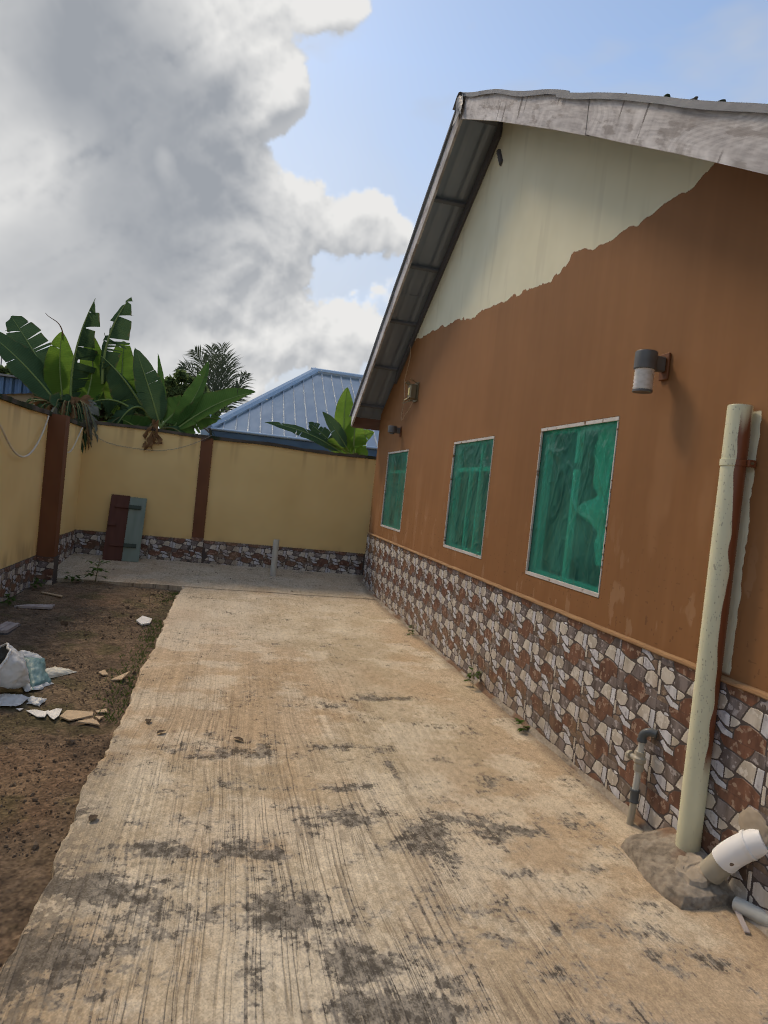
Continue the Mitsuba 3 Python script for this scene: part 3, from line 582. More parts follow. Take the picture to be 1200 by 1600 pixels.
# ------------------------------------------------------------------ things on the house wall
def wall_lamp(y, z, label, glass, r=.062):
    t = thing('wall_lamp', label, 'lamp', 'wall lamps'); c = X0 - .135
    obj('back_plate', box(X0 - .016, X0 - .002, y - .04, y + .04, z - .095, z + .06, .004), 'm_lamp_plate', t)
    obj('arm', box(c + r*.8, X0 - .017, y - .024, y + .024, z - .05, z + .035, .006), 'm_lamp_grey', t)
    g = trimesh.creation.revolve([(0, .052), (r*.93, .052), (r, .045), (r, -.046), (r*.965, -.05), (0, -.05)], sections=40); g.apply_translation((c, y, z)); obj('shade', g, 'm_lamp_grey', t, smooth=35)
    if glass:
        prof = [(0, -.051)] + [(r*(.86 + .035*math.cos(k*math.pi)), -.052 - k*.0105) for k in range(12)] + [(r*.88, -.168), (0, -.168)]
        g = trimesh.creation.revolve(prof, sections=40); g.apply_translation((c, y, z)); obj('diffuser', g, 'm_lamp_glass', t, smooth=50)
        g = trimesh.creation.cylinder(r*.9, .012, sections=40); g.apply_translation((c, y, z - .175)); obj('base_cap', g, 'm_lamp_grey', t)
    else:
        g = trimesh.creation.cylinder(r*.5, .02, sections=24); g.apply_translation((c, y, z - .06)); obj('bulb_holder', g, 'm_lamp_grey', t)
wall_lamp(3.46, 2.56, 'grey cylinder wall lamp with ribbed pale diffuser, above the nearest window', True)
wall_lamp(9.72, 2.60, 'small dark wall lamp without diffuser, above the farthest window', False, .066)
# old meter bracket with loose wires
t = thing('meter_bracket', 'rusty metal bracket with small yellow plate and loose wire on the wall', 'bracket')
by, bz = 9.05, 3.08
obj('back_plate', box(X0 - .02, X0 - .003, by - .10, by + .10, bz - .13, bz + .13), 'm_steel', t)
obj('case', box(X0 - .11, X0 - .021, by - .07, by + .07, bz - .10, bz + .10, .01), 'm_steel', t)
obj('yellow_plate', box(X0 - .117, X0 - .111, by - .03, by + .03, bz - .05, bz + .05), 'm_yellow', t)
for sy in (-1, 1):
    for sz in (-1, 1):
        obj('prong', cyl((X0 - .02, by + sy*.11, bz + sz*.10), (X0 - .15, by + sy*.16, bz + sz*.15), .008, .005, 8), 'm_steel', t)
        obj('lug', cyl((X0 - .11, by + sy*.06, bz + sz*.085), (X0 - .16, by + sy*.05, bz + sz*.13), .009, .009, 8), 'm_steel', t)
wp = [at_x(px, py, X0 - .05) for px, py in [(640, 540), (637, 575), (632, 598), (632.5, 612), (631.5, 625), (629, 640), (627, 656), (632, 650), (640, 638), (644.5, 628)]]
obj('loose_wire', tube(spline(wp, 60), .005, 6), 'm_wire', t, smooth=True)

# big drain pipe
t = thing('drain_pipe', 'tall cream plastic drain pipe standing upright against the house wall', 'pipe')
dy, dxx, dr_ = 2.752, 2.300, .0555
g = trimesh.creation.revolve([(0, 2.238), (dr_*.93, 2.238), (dr_, 2.232), (dr_, .03), (0, .03)], sections=48); g.apply_translation((dxx, dy, 0))
g = m3.Manifold(m3.Mesh(np.asarray(g.vertices, np.float32), np.asarray(g.faces, np.uint32))).to_mesh()
obj('pipe', trimesh.Trimesh(g.vert_properties[:, :3], g.tri_verts), 'm_drain', t, smooth=35)
ang = np.linspace(0, 2*np.pi, 40); P = np.zeros((41, 5, 3))
ring = trimesh.creation.annulus(dr_ + .0006, dr_ + .005, .03, sections=48); ring.apply_translation((dxx, dy, 1.965)); obj('strap', ring, 'm_drain', t, smooth=35)
obj('strap_lug', box(dxx + .02, dxx + .062, dy - .075, dy - .058, 1.948, 1.982, .003), 'm_drain', t)
obj('strap_bolt', cyl((dxx + .035, dy - .0755, 1.965), (dxx + .035, dy - .083, 1.965), .007, n=6), 'm_steel', t)

# standpipe with valve
t = thing('standpipe', 'short grey plastic water pipe with valve and dark elbow against the plinth', 'pipe')
sx, sy = 2.295, 3.185
obj('lower_pipe', cyl((sx - .012, sy + .005, -.02), (sx - .004, sy + .002, .13), .019), 'm_grey_pvc', t, smooth=35)
g = trimesh.creation.revolve([(0, -.035), (.026, -.035), (.027, -.028), (.0235, -.022), (.0235, .022), (.027, .028), (.026, .036), (0, .036)], sections=28); g.apply_translation((sx - .004, sy + .002, .155)); obj('coupling', g, 'm_dark_pvc', t, smooth=35)
obj('middle_pipe', cyl((sx - .003, sy + .002, .19), (sx, sy, .305), .0175), 'm_pale_pvc', t, smooth=35)
g = trimesh.creation.revolve([(0, -.05), (.026, -.05), (.027, -.02), (.023, -.012), (.033, .0), (.033, .02), (.024, .03), (.026, .055), (0, .055)], sections=28); g.apply_translation((sx, sy, .345)); obj('valve', g, 'm_grey_pvc', t, smooth=35)
obj('valve_handle', cat(cyl((sx - .005, sy + .02, .352), (sx - .012, sy + .062, .354), .017, .014, 16), cyl((sx - .012, sy + .062, .354), (sx - .014, sy + .082, .354), .024, .022, 16)), 'm_grey_pvc', t, smooth=35)
obj('upper_pipe', cyl((sx, sy, .40), (sx + .001, sy, .465), .0165), 'm_pale_pvc', t, smooth=35)
obj('elbow', cat(tube(np.array([(sx, sy, .462)] + [(sx + .030*(1 - math.cos(a)), sy - .030*(1 - math.cos(a)), .475 + .042*math.sin(a)) for a in np.linspace(0, math.pi/2, 8)] + [(PX - .004, sy - .055, .515)]), .0225, 20), cyl((sx, sy, .455), (sx, sy, .468), .026)), 'm_dark_pvc', t, smooth=35)

# mortar mound, waste pipe bend, small pipe, slat
foot = np.array([(2.06, 2.99), (2.02, 2.78), (1.995, 2.52), (2.03, 2.43), (2.16, 2.42), (2.36, 2.45), (2.36, 3.06), (2.22, 3.05)])
pts = [(x, y, -.03) for x, y in foot] + [(x + .035*(1 if x < 2.2 else 0), y + .02*np.sign(2.75 - y), .055) for x, y in foot] + [(2.15, 2.90, .085), (2.14, 2.62, .075), (2.34, 2.93, .15), (2.34, 2.6, .125), (2.27, 2.78, .135)]
mound = trimesh.Trimesh(pts).convex_hull
mound.apply_translation((-2.25, -2.74, 0)); mound.apply_scale((.95, .93, .86)); mound.apply_translation((2.255, 2.74, -.004))
mound = displaced(displaced(mound, .016, 9, 4, .02), .008, 40, 6, .012)
obj('mortar_mound', mound, 'm_mortar', smooth=True, label='rough grey mortar mound on the concrete at the foot of the drain pipe', cat='mortar')
t = thing('waste_pipe', 'thick white plastic pipe bend running from the plinth into the mortar mound', 'pipe')
A = at_x(1110, 1364, 2.262); B = at_x(1131, 1345, 2.285); C = at_x(1160, 1326, 2.32); D = at_x(1197, 1313, 2.375)
d = (B - A)/np.linalg.norm(B - A)
obj('pipe', cyl(A, B + d*.03, .0535, n=40), 'm_grey_pvc', t, smooth=35)
path = np.vstack([[B], bez(B + d*.03, C + .012*np.array([0, 0, 1]), D, 14)]); rads = np.r_[.058, np.full(14, .0585)]
obj('bend', tube(path, rads, 40), 'm_white_pvc', t, smooth=35)
e = (D - path[-4]); e /= np.linalg.norm(e)
obj('collar', cyl(D - e*.085, D - e*.07, .062, .064, 40), 'm_white_pvc', t, smooth=35)
from scipy.spatial import cKDTree
mv = np.array(mound.vertices); mv = mv[mv[:, 2] > .03]; kd = cKDTree(mv[:, :2])
rr, aa = np.meshgrid(np.linspace(0, 1, 16), np.linspace(0, 2*np.pi, 49), indexing='ij')
rad = .085*(1 + .9*(meshkit.fbm(np.stack([np.cos(aa)*1.6, np.sin(aa)*1.6, 0*aa], -1), 4, 3) - .5)); rad[:, -1] = rad[:, 0]
px_, py_ = A[0] - .045 + rr*rad*np.cos(aa)*.9, A[1] + .055 + rr*rad*np.sin(aa)*1.15
dd, ii = kd.query(np.stack([px_.ravel(), py_.ravel()], -1), k=4); zz = mv[ii, 2].mean(1).reshape(px_.shape)
zz = zz + np.where(rr < .97, .011 + .014*np.round(3*meshkit.fbm(np.stack([px_*22, py_*22, 0*px_], -1), 3, 8))/3 + .022*np.exp(-((px_ - A[0])**2 + (py_ - A[1])**2)/.06**2), -.006)
obj('sealing_paste', grid_mesh(np.stack([px_, py_, zz], -1)), 'm_paste', t, smooth=30, label='pale flaking mortar smeared around the pipe mouth')
pm = trimesh.creation.icosphere(3, 1.0); v = pm.vertices*[.014, .085, .075]; v = v*(1 + .7*(meshkit.fbm(pm.vertices*2.4, 4, 13) - .5))[:, None]
pm.vertices = v + [PX - .001, 2.42, .375]
obj('wall_patch', pm, 'm_paste', house, smooth=True, label='rough mortar patch on the tiles above the white waste pipe')
obj('ground_pipe', tube(spline([at_z(1150, 1412, .03), at_z(1172, 1423, .035), at_z(1200, 1438, .036), at_z(1240, 1458, .036), at_z(1330, 1500, .036)], 20), .031, 24), 'm_pale_pvc', smooth=35, label='thin grey plastic pipe lying on the ground at the foot of the plinth', cat='pipe')
m = box(-.011, .011, -.085, .085, 0, .006); m.apply_transform(trimesh.transformations.rotation_matrix(-.45, (0, 0, 1)) @ trimesh.transformations.rotation_matrix(.03, (1, 0, 0))); m.apply_translation(at_z(1158, 1438, .008))
obj('wood_splinter', m, 'm_tile_grey', label='thin flat splinter on the concrete beside the thin ground pipe', cat='scrap')

# ------------------------------------------------------------------ fences
bf = thing('back_fence', 'yellow rendered fence wall closing the far end of the yard', 'fence wall')
YB = 11.90
def wavy_top(x): return 2.255 - .012*(x - 0) + .012*math.sin(3*x)
xs = np.linspace(-2.6, 9.0, 60); top = [(x, wavy_top(x)) for x in xs]
obj('wall', slab_poly(sg.Polygon([(-2.6, -.1), (9.0, -.1)] + top[::-1]), 'y', YB, YB + .15), 'm_fence', bf)
cp = slab_poly(sg.Polygon([(x, z + .001) for x, z in top] + [(x, z + .045 + .02*meshkit.noise(np.array([x*7, 0, 0]), 3)) for x, z in top[::-1]]), 'y', YB - .035, YB + .18)
obj('coping', displaced(cp, .010, 11, 6, .06), 'm_coping', bf)
pb = obj('plinth', box(-2.44, 4.0, YB - .018, YB - .001, -.05, .52), 'm_grout', bf, label='low plinth faced with stone patterned tiles')
M = np.array([[1, 0, 0, 0], [0, 0, -1, YB - .018], [0, 1, 0, 0], [0, 0, 0, 1]], float)
facing(pb, M, -2.41, 2.44, .52, .10, -2.41, 300, lambda u, z: 0, skip=sg.box(-.58, 0, -.365, .6), seed=8)
obj('pillar', box(-.572, -.375, YB - .035, YB - .0005, .56, 2.27), 'm_pillar', bf, label='dark brown painted pillar')
pp = obj('pillar_base', box(-.572, -.375, YB - .035, YB - .019, .05, .559), 'm_grout', bf)
M2 = M.copy(); M2[1, 3] = YB - .035
facing(pp, M2, -.572, -.375, .555, .10, -.70, 60, lambda u, z: 0, seed=4)
lf = thing('left_fence', 'yellow rendered fence wall along the left side of the yard', 'fence wall')
XL = -2.433
yv = np.linspace(-4, YB - .001, 70)
obj('wall', slab_poly(sg.Polygon([(-4, -.1), (YB - .001, -.1)] + [(y, 2.205 + .006*math.sin(2*y)) for y in yv[::-1]]), 'x', XL - .15, XL), 'm_fence', lf)
cp = slab_poly(sg.Polygon([(y, 2.207 + .006*math.sin(2*y)) for y in yv] + [(y, 2.25 + .02*meshkit.noise(np.array([y*6, 0, 0]), 4)) for y in yv[::-1]]), 'x', XL - .18, XL + .035)
obj('coping', displaced(cp, .012, 10, 16, .06), 'm_coping', lf)
pl = obj('plinth', cat(box(XL + .001, XL + .018, -4, 9.70, -.1, .345), box(XL + .001, XL + .018, 9.9, YB - .02, -.1, .51)), 'm_grout', lf, label='low plinth faced with stone patterned tiles')
M = np.array([[0, 0, 1, XL + .018], [1, 0, 0, 0], [0, 1, 0, 0], [0, 0, 0, 1]], float)
facing(pl, M, 9.92, YB - .03, .51, .02, 9.92, 150, lambda u, z: 0, seed=18)
facing(pl, M, 5.2, 9.69, .345, -.045, 5.2, 150, lambda u, z: -u, seed=12)
obj('pillar', box(XL + .001, -2.215, 9.70, 9.915, .33, 2.235), 'm_pillar', lf, label='dark brown painted pillar')
pp = obj('pillar_base', box(XL + .001, -2.20, 9.688, 9.925, -.1, .329), 'm_grout', lf)
M3 = np.array([[1, 0, 0, 0], [0, 0, -1, 9.688], [0, 1, 0, 0], [0, 0, 0, 1]], float)
facing(pp, M3, XL + .02, -2.202, .325, -.04, -2.52, 60, lambda u, z: 0, seed=5)

# hanging cables and the wire along the back fence
c1 = [at_x(px, py, XL + .05) for px, py in [(-25, 640), (0, 665), (20, 703), (40, 713), (60, 690), (76, 650)]]; c1[-1] += [0, 0, .0]
obj('cable', tube(spline(c1, 50), .011, 8), 'm_cable', smooth=True, label='pale cable hanging in a loop on the left fence, nearer than its pillar', cat='cable', group='cables on the left fence')
c2 = [at_x(px, py, XL + .05) for px, py in [(93, 668), (97, 692), (107, 707), (118, 692), (129, 668)]]
obj('cable', tube(spline(c2, 40), .009, 8), 'm_cable', smooth=True, label='pale cable hanging in a small loop between left fence pillar and corner', cat='cable', group='cables on the left fence')
wp = [at_y(px, py, YB - .05) for px, py in [(140, 672), (150, 682), (200, 699), (262, 703), (300, 694), (331, 680)]]
obj('fence_wire', tube(spline(wp, 40), .0045, 6), 'm_thin_wire', label='thin wire strung slack across the back fence', cat='wire')
obj('rusty_peg', cat(cyl(at_y(327, 668, YB), at_y(331, 683, YB), .02, .018, 8), cyl(at_y(318, 668, YB), at_y(327, 676, YB), .012, .012, 8), tube(spline([at_y(px, py, YB - .045) for px, py in [(328, 672), (334, 682), (326, 686), (317, 690)]], 16), .006, 6)), 'm_coping', label='dark metal peg sticking up from the back fence coping above its pillar', cat='peg')

# ------------------------------------------------------------------ things on the ground
# leaning two-board shutter
t = thing('wooden_shutter', 'old two-board shutter, brown and grey green, leaning on the back fence', 'shutter')
bl, br_, tl, tr = at_y(160, 867, 11.52), at_y(217, 872, 11.52), at_y(173, 772, 11.845), at_y(228, 777, 11.845)
zb = apron_z(11.52) + .012
O = np.array([bl[0], 11.52, zb]); ex_ = np.array([br_[0] - bl[0], 0, 0]); Wd = np.linalg.norm(ex_); ex_ /= Wd
ez_ = np.array([(tl[0] - bl[0]), 11.85 - 11.52, tl[2] - zb]); Hd = np.linalg.norm(ez_); ez_ /= Hd
ey_ = np.cross(ez_, ex_); ey_ /= np.linalg.norm(ey_); ez_ = np.cross(ex_, ey_)
MB = np.eye(4); MB[:3, 0], MB[:3, 1], MB[:3, 2], MB[:3, 3] = ex_, ey_, ez_, O
def lb(*a, **k): m = box(*a, **k); m.apply_transform(MB); return m
obj('board', lb(0, Wd*.525, 0, .028, 0, Hd, bevel=.003), 'm_board_brown', t, label='dark brown board')
obj('board', lb(Wd*.53, Wd, .001, .028, 0, Hd*.985, bevel=.003), 'm_board_green', t, label='grey green board')
for zf in (.80, .21):
    obj('crossbar', lb(Wd*.14, Wd*.53, -.03, -.001, Hd*zf, Hd*(zf + .045), bevel=.003), 'm_board_brown', t)
    obj('crossbar', lb(Wd*.531, Wd*.88, -.032, -.0005, Hd*(zf - .003), Hd*(zf + .053), bevel=.003), 'm_bar_green', t)
obj('bolt', lb(Wd*.02, Wd*.25, -.03, -.001, Hd*.515, Hd*.555, bevel=.003), 'm_board_brown', t)
# pipe stub standing on the concrete
p0 = at_y(426, 903, 11.25); p0[2] = float(apron_z(11.25)); p1 = at_y(429, 843, 11.25)
pts_, m = None, trimesh.creation.annulus(.043, .050, p1[2] - p0[2] + .05, sections=32); m.apply_translation((p0[0], 11.25, (p0[2] - .05 + p1[2])/2))
obj('pipe_stub', m, 'm_pale_pvc', smooth=35, label='short grey plastic pipe standing upright in the concrete before the back fence', cat='pipe')

def flat_shard(name, pix, thick, m, label, catg, group=None, z=None, tilt=0.0, seed=0, bevel=0):
    r = np.random.default_rng(seed); P = np.array([at_z(px, py, -.04 if z is None else z)[:2] for px, py in pix]); c = P.mean(0)
    poly = sg.Polygon(P).buffer(0)
    g = slab_poly(poly, 'z', 0, thick); g.apply_translation((-c[0], -c[1], 0)); a = r.uniform(0, 6.28)
    g.apply_transform(trimesh.transformations.rotation_matrix(tilt, (math.cos(a), math.sin(a), 0)))
    zz = (float(soil_z(c[0], c[1])) + .008) if z is None else z
    g.apply_translation((c[0], c[1], zz - g.vertices[:, 2].min()*.6))
    return obj(name, g, m, label=label, cat=catg, group=group)
flat_shard('loose_plank', [(22, 949), (45, 945.5), (86, 946), (80, 951.5)], .022, 'm_tile_grey', 'thin pale plank lying on the soil near the left fence', 'plank', tilt=.03, seed=1)
t = thing('plank_stack', 'ridged grey board at the left edge of the soil bed', 'board')
for k in range(4):
    a = np.array([(-16, 985.5), (10, 972.0), (31, 972.5 + 3), (12, 987)], float); v0, v1 = a[0] + (a[3] - a[0])*k/4, a[1] + (a[2] - a[1])*k/4; w0, w1 = a[0] + (a[3] - a[0])*(k + .9)/4, a[1] + (a[2] - a[1])*(k + .9)/4
    P = [at_z(q[0], q[1], -.02)[:2] for q in (v0, v1, w1, w0)]; obj('slat', slab_poly(sg.Polygon(P), 'z', -.035, -.012 + .004*(k % 2)), 'm_tile_grey', t)
P = [at_z(px, py, -.04)[:2] for px, py in [(-18, 989), (12, 990), (33, 976), (8, 975)]]
obj('base_board', slab_poly(sg.Polygon(P).convex_hull, 'z', -.062, -.037), 'm_dark_wood', t)
flat_shard('tile_piece', [(212, 974), (222, 969.5), (237, 972), (234, 976), (221, 978)], .018, 'm_white_scrap', 'small white broken slab on the soil beside the far slab edge', 'tile piece', tilt=.15, seed=3)
CH = [([(153, 1053.5), (163, 1049), (169, 1056), (160, 1057)], 'small beige tile chip left of the pointed one, near the slab edge', .1),
      ([(172, 1064), (203, 1056), (190, 1066.5)], 'pointed pale tile chip leaning at the slab edge', .2),
      ([(93, 1120), (105, 1109), (146, 1110.5), (145, 1116.5), (108, 1126)], 'largest beige broken tile piece on the soil', .05),
      ([(149, 1110), (166, 1107), (168, 1112.5), (152, 1113)], 'small beige tile chip right of the largest piece', .06),
      ([(119, 1130), (145, 1124), (149, 1127.5), (136, 1131.5)], 'left of two narrow beige tile chips below the largest piece', .05),
      ([(137, 1132), (150, 1127.5), (156, 1134.5)], 'triangular beige tile chip below the largest piece', .05),
      ([(148, 1121), (162, 1121), (155, 1127)], 'tiny beige tile chip between larger chips', .05)]
for k, (pix, lab, ti) in enumerate(CH): flat_shard('tile_chip', pix, .009, 'm_chip', lab, 'tile chip', 'broken beige tile chips', tilt=ti, seed=20 + k)
for k, (pix, lab) in enumerate([([(41, 1107), (55, 1106), (70, 1110), (77, 1108), (70, 1119), (58, 1118)], 'left flake of white scrap beside the sacks'), ([(72, 1113), (88, 1108), (97, 1109), (92, 1118), (84, 1123), (79, 1120)], 'white scrap flake touching the largest beige tile piece'),
                                ([(25, 1103), (37, 1103.5), (31, 1107)], 'tiny white flake below the sack')]): flat_shard('scrap_flake', pix, .005, 'm_white_scrap', lab, 'scrap', 'white scrap flakes', tilt=.06, seed=40 + k)
flat_shard('soil_stick', [(64, 926), (67, 925.5), (98, 931.5), (96, 933)], .012, 'm_chip', 'thin stick on the soil in front of the left fence pillar', 'stick', seed=50)

def crumple(P, amp, freq, seed): 
    q = P.reshape(-1, 3); n = trimesh.Trimesh(grid_mesh(P).vertices, grid_mesh(P).faces, process=False).vertex_normals
    return (q + n*(amp*2*(meshkit.fbm(q*freq, 4, seed) - .5))[:, None]).reshape(P.shape)
# white sack with an open mouth
t = thing('open_sack', 'dirty white woven sack with open mouth at the left edge', 'sack')
c0 = at_z(-5, 1083, -.03); th = np.linspace(0, 2*np.pi, 60); s = np.linspace(0, 1, 26)
ax = np.array([-.55, -.30, .50]); ax /= np.linalg.norm(ax); e1 = np.cross(ax, [0, 0, 1]); e1 /= np.linalg.norm(e1); e2 = np.cross(e1, ax)
P = np.zeros((26, 60, 3))
for i, a in enumerate(s):
    rr = (.15*(1 - (1 - a)**2.2*.75)*(1 + .05*math.sin(5*a))*(1 + .055*np.sin(5*th + 3*a) + .035*np.sin(9*th - 5*a + 1)))[:, None]
    P[i] = c0 + [.10, .10, .09] + ax*(a*.26 - .06) + rr*(np.cos(th)[:, None]*e1*1.12 + np.sin(th)[:, None]*e2*.95)
P = crumple(crumple(P, .022, 7, 3), .012, 24, 5); P[:, -1] = P[:, 0]; P[:, :, 2] = np.maximum(P[:, :, 2], -.05)
obj('bag', grid_mesh(P), 'm_sack', t, smooth=True)
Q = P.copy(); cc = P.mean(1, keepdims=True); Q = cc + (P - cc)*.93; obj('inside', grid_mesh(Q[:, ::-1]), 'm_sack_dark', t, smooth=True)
rim = P[-1]; obj('rim', tube(rim[:-1], .010, 8, caps=False), 'm_sack', t, smooth=True)
# second sack, folded over, with a teal printed band
def quad_sheet(c, n=34, m=30):
    a, b = np.linspace(0, 1, n)[:, None, None], np.linspace(0, 1, m)[None, :, None]; c = np.array(c, float)
    return (1-a)*(1-b)*c[0] + a*(1-b)*c[1] + a*b*c[2] + (1-a)*b*c[3]
t = thing('folded_sack', 'crumpled white sack with teal print lying beside the open sack', 'sack')
def g3(px, py, z): return at_z(px, py, z)
def puffed(c, h, seed, amp=.018, freq=9):
    P = quad_sheet(c); n, m = P.shape[:2]; a = np.sin(np.pi*np.linspace(0, 1, n))[:, None]; b = np.sin(np.pi*np.linspace(0, 1, m))[None, :]
    P[:, :, 2] += h*np.sqrt(np.maximum(a*b, 0)); P = crumple(crumple(P, amp*1.3, freq, seed), amp*.6, freq*3, seed + 1); P[:, :, 2] = np.maximum(P[:, :, 2], soil_z(P[:, :, 0], P[:, :, 1]) + .004); return P
obj('fold', grid_mesh(puffed([g3(40, 1082, -.04), g3(50, 1078, -.04), g3(30, 1019, .13), g3(12, 1019, .13)], .05, 5)), 'm_sack', t, smooth=True)
obj('print_band', grid_mesh(puffed([g3(50, 1079, -.035), g3(80, 1068, -.04), g3(68, 1030, .06), g3(36, 1030, .10)], .05, 6)), 'm_sack_teal', t, smooth=True, label='teal printed part of the sack')
obj('upper_layer', grid_mesh(puffed([g3(38, 1030, .09), g3(70, 1040, .04), g3(64, 1024, .06), g3(28, 1018, .13)], .03, 7)), 'm_sack', t, smooth=True)
obj('flap', grid_mesh(puffed([g3(58, 1052, .0), g3(74, 1061, -.035), g3(122, 1050, -.04), g3(86, 1040, .01)], .025, 8)), 'm_sack_cream', t, smooth=True, label='cream flap of the sack stretched over the soil')
obj('corner', grid_mesh(puffed([g3(46, 1079, -.04), g3(60, 1079, -.045), g3(84, 1069, -.045), g3(66, 1062, -.03)], .02, 9)), 'm_sack', t, smooth=True)
P = puffed([g3(-30, 1103, -.045), g3(30, 1103, -.045), g3(48, 1088, -.045), g3(-10, 1084, -.04)], .03, 21, .02, 12)
obj('plastic_scrap', grid_mesh(P), 'm_sack', smooth=True, label='flat crumpled plastic sheet on the soil in front of the sacks', cat='plastic sheet')
P = puffed([g3(40, 1098, -.045), g3(62, 1102, -.045), g3(72, 1094, -.045), g3(50, 1090, -.045)], .016, 25, .02, 18)
obj('plastic_shred', grid_mesh(P), 'm_sack', smooth=True, label='small torn plastic shred right of the flat plastic sheet', cat='plastic scrap')

# ------------------------------------------------------------------ plants
def small_leaf(base, d, length, width, up=(0, 0, 1), curl=.15):
    d = np.asarray(d, float); d /= np.linalg.norm(d); s = np.cross(d, up); s /= np.linalg.norm(s) + 1e-9; n = np.cross(s, d)
    t = np.array([0, .3, .65, 1.0]); w = np.array([.12, .9, .8, 0])*width/2; c = base + d*(t*length)[:, None] - n*(curl*length*t**2)[:, None]
    v = np.vstack([c + s*w[:, None] + n*(.25*w)[:, None], c, c - s*w[:, None] + n*(.25*w)[:, None]]); f = []
    for k in range(3): f += [(k, k+1, 5+k), (k, 5+k, 4+k), (4+k, 5+k, 9+k), (4+k, 9+k, 8+k)]
    return trimesh.Trimesh(v, f, process=False)
def seedling(name, base, h, nleaf, ll, label, seed, cat_='plant', group=None, m='m_weed', spread=1.0):
    r = np.random.default_rng(seed); t = thing(name, label, cat_, group); base = np.asarray(base, float); ms, br = [], []
    topp = base + [r.normal(0, .06)*h, r.normal(0, .06)*h, h]
    st = bez(base - [0, 0, .02], (base + topp)/2 + r.normal(0, .05, 3)*h, topp, 8); br.append(tube(st, np.linspace(.008, .004, 8)*min(1, h*3), 6))
    for k in range(nleaf):
        q = st[r.integers(2, 8)]; a = r.uniform(0, 6.28); d = np.array([math.cos(a), math.sin(a), r.uniform(-.1, .7)]); e = q + d*h*.28*spread*r.uniform(.5, 1.2)
        br.append(tube([q, (q + e)/2 + [0, 0, .02*h], e], .003*min(1, h*3), 5))
        for j in range(3): 
            a2 = a + r.normal(0, .8); ms.append(small_leaf(e, (math.cos(a2), math.sin(a2), r.uniform(-.4, .5)), ll*r.uniform(.7, 1.2), ll*.55))
    obj('stem', cat(*br), 'm_stem', t); obj('leaves', cat(*ms), m, t)
pb_ = at_z(155, 904, 0); pb_[2] = float(soil_z(pb_[0], pb_[1]))
seedling('seedling', (pb_[0], 9.95, .0), .34, 13, .085, 'small leafy seedling at the far edge of the soil bed', 3)
seedling('weed', (-2.28, 8.15, -.05), .11, 8, .07, 'low weed at the foot of the left fence, nearest of three', 5, 'weed', 'weeds at the left fence', spread=1.6)
seedling('weed', (-2.3, 9.35, -.05), .13, 8, .07, 'low weed beside the left fence pillar', 6, 'weed', 'weeds at the left fence', spread=1.6)
seedling('weed', (-2.02, 9.98, -.03), .11, 10, .08, 'low weed at the apron edge behind the left fence pillar', 7, 'weed', 'weeds at the left fence', spread=1.8)
seedling('weed', (2.27, 7.65, .0), .10, 10, .05, 'weed tuft at the foot of the plinth below the middle window', 8, 'weed', 'weeds at the plinth', spread=1.6)
seedling('weed', (2.28, 5.62, .0), .13, 12, .05, 'weed tuft at the foot of the plinth left of the nearest window', 9, 'weed', 'weeds at the plinth', spread=1.4)
seedling('weed', (2.28, 4.55, .0), .08, 8, .05, 'weed tuft at the foot of the plinth below the nearest window', 10, 'weed', 'weeds at the plinth', spread=1.6)
ms = []
for k in range(900):
    y = rng.uniform(4.6, 9.9); x = float(edge_x(np.array([y]))[0]) - .02 - abs(rng.normal(0, .09))
    if meshkit.noise(np.array([y*1.6, 2.0, 0]), 3) < .42: continue
    a = rng.uniform(0, 6.28); h = rng.uniform(.02, .06); b = np.array([x, y, float(soil_z(x, y))])
    ms.append(small_leaf(b, (.6*math.cos(a), .6*math.sin(a), 1), h, .007, up=(math.sin(a), -math.cos(a), .1)))
obj('edge_grass', cat(*ms), 'm_weed', kind='stuff', label='thin short grass growing along the edge of the concrete slab')
# fallen leaves on the concrete
ms_spots = [(118, 0), ]
r = np.random.default_rng(77)
LF = [((455, 925), 'dry leaf scrap near the middle of the slab far end'), ((500, 915), 'dry leaf scrap on the far slab right of the pipe stub'), ((360, 905), 'dry leaf scrap on the apron left of the pipe stub'), ((300, 892), 'dark leaf scrap on the apron before the back fence pillar'), ((340, 896), 'dark scrap on the apron right of the back fence pillar'),
      ((232, 1126), 'round dry leaf at the left of the slab, upper one'), ((245, 1149), 'round dry leaf at the left of the slab, lower one'), ((365, 1155), 'small round dry leaf left of the slab middle'), ((150, 1277), 'dry leaf lying by the near left slab edge')]
for k, ((px, py), lab) in enumerate(LF):
    b = at_z(px, py, .0); zz = float(apron_z(b[1])) + .012
    if zz > .02: b = at_z(px, py, zz)
    a = r.uniform(0, 6.28); obj('fallen_leaf', small_leaf(np.array([b[0], b[1], zz]), (math.cos(a), math.sin(a), .15), r.uniform(.06, .09), .045, curl=.15), mat('m_old_leaf', (.085, .065, .045), .9, .1) if 'm_old_leaf' not in scene else 'm_old_leaf', label=lab, cat='leaf', group='fallen leaves on the concrete')

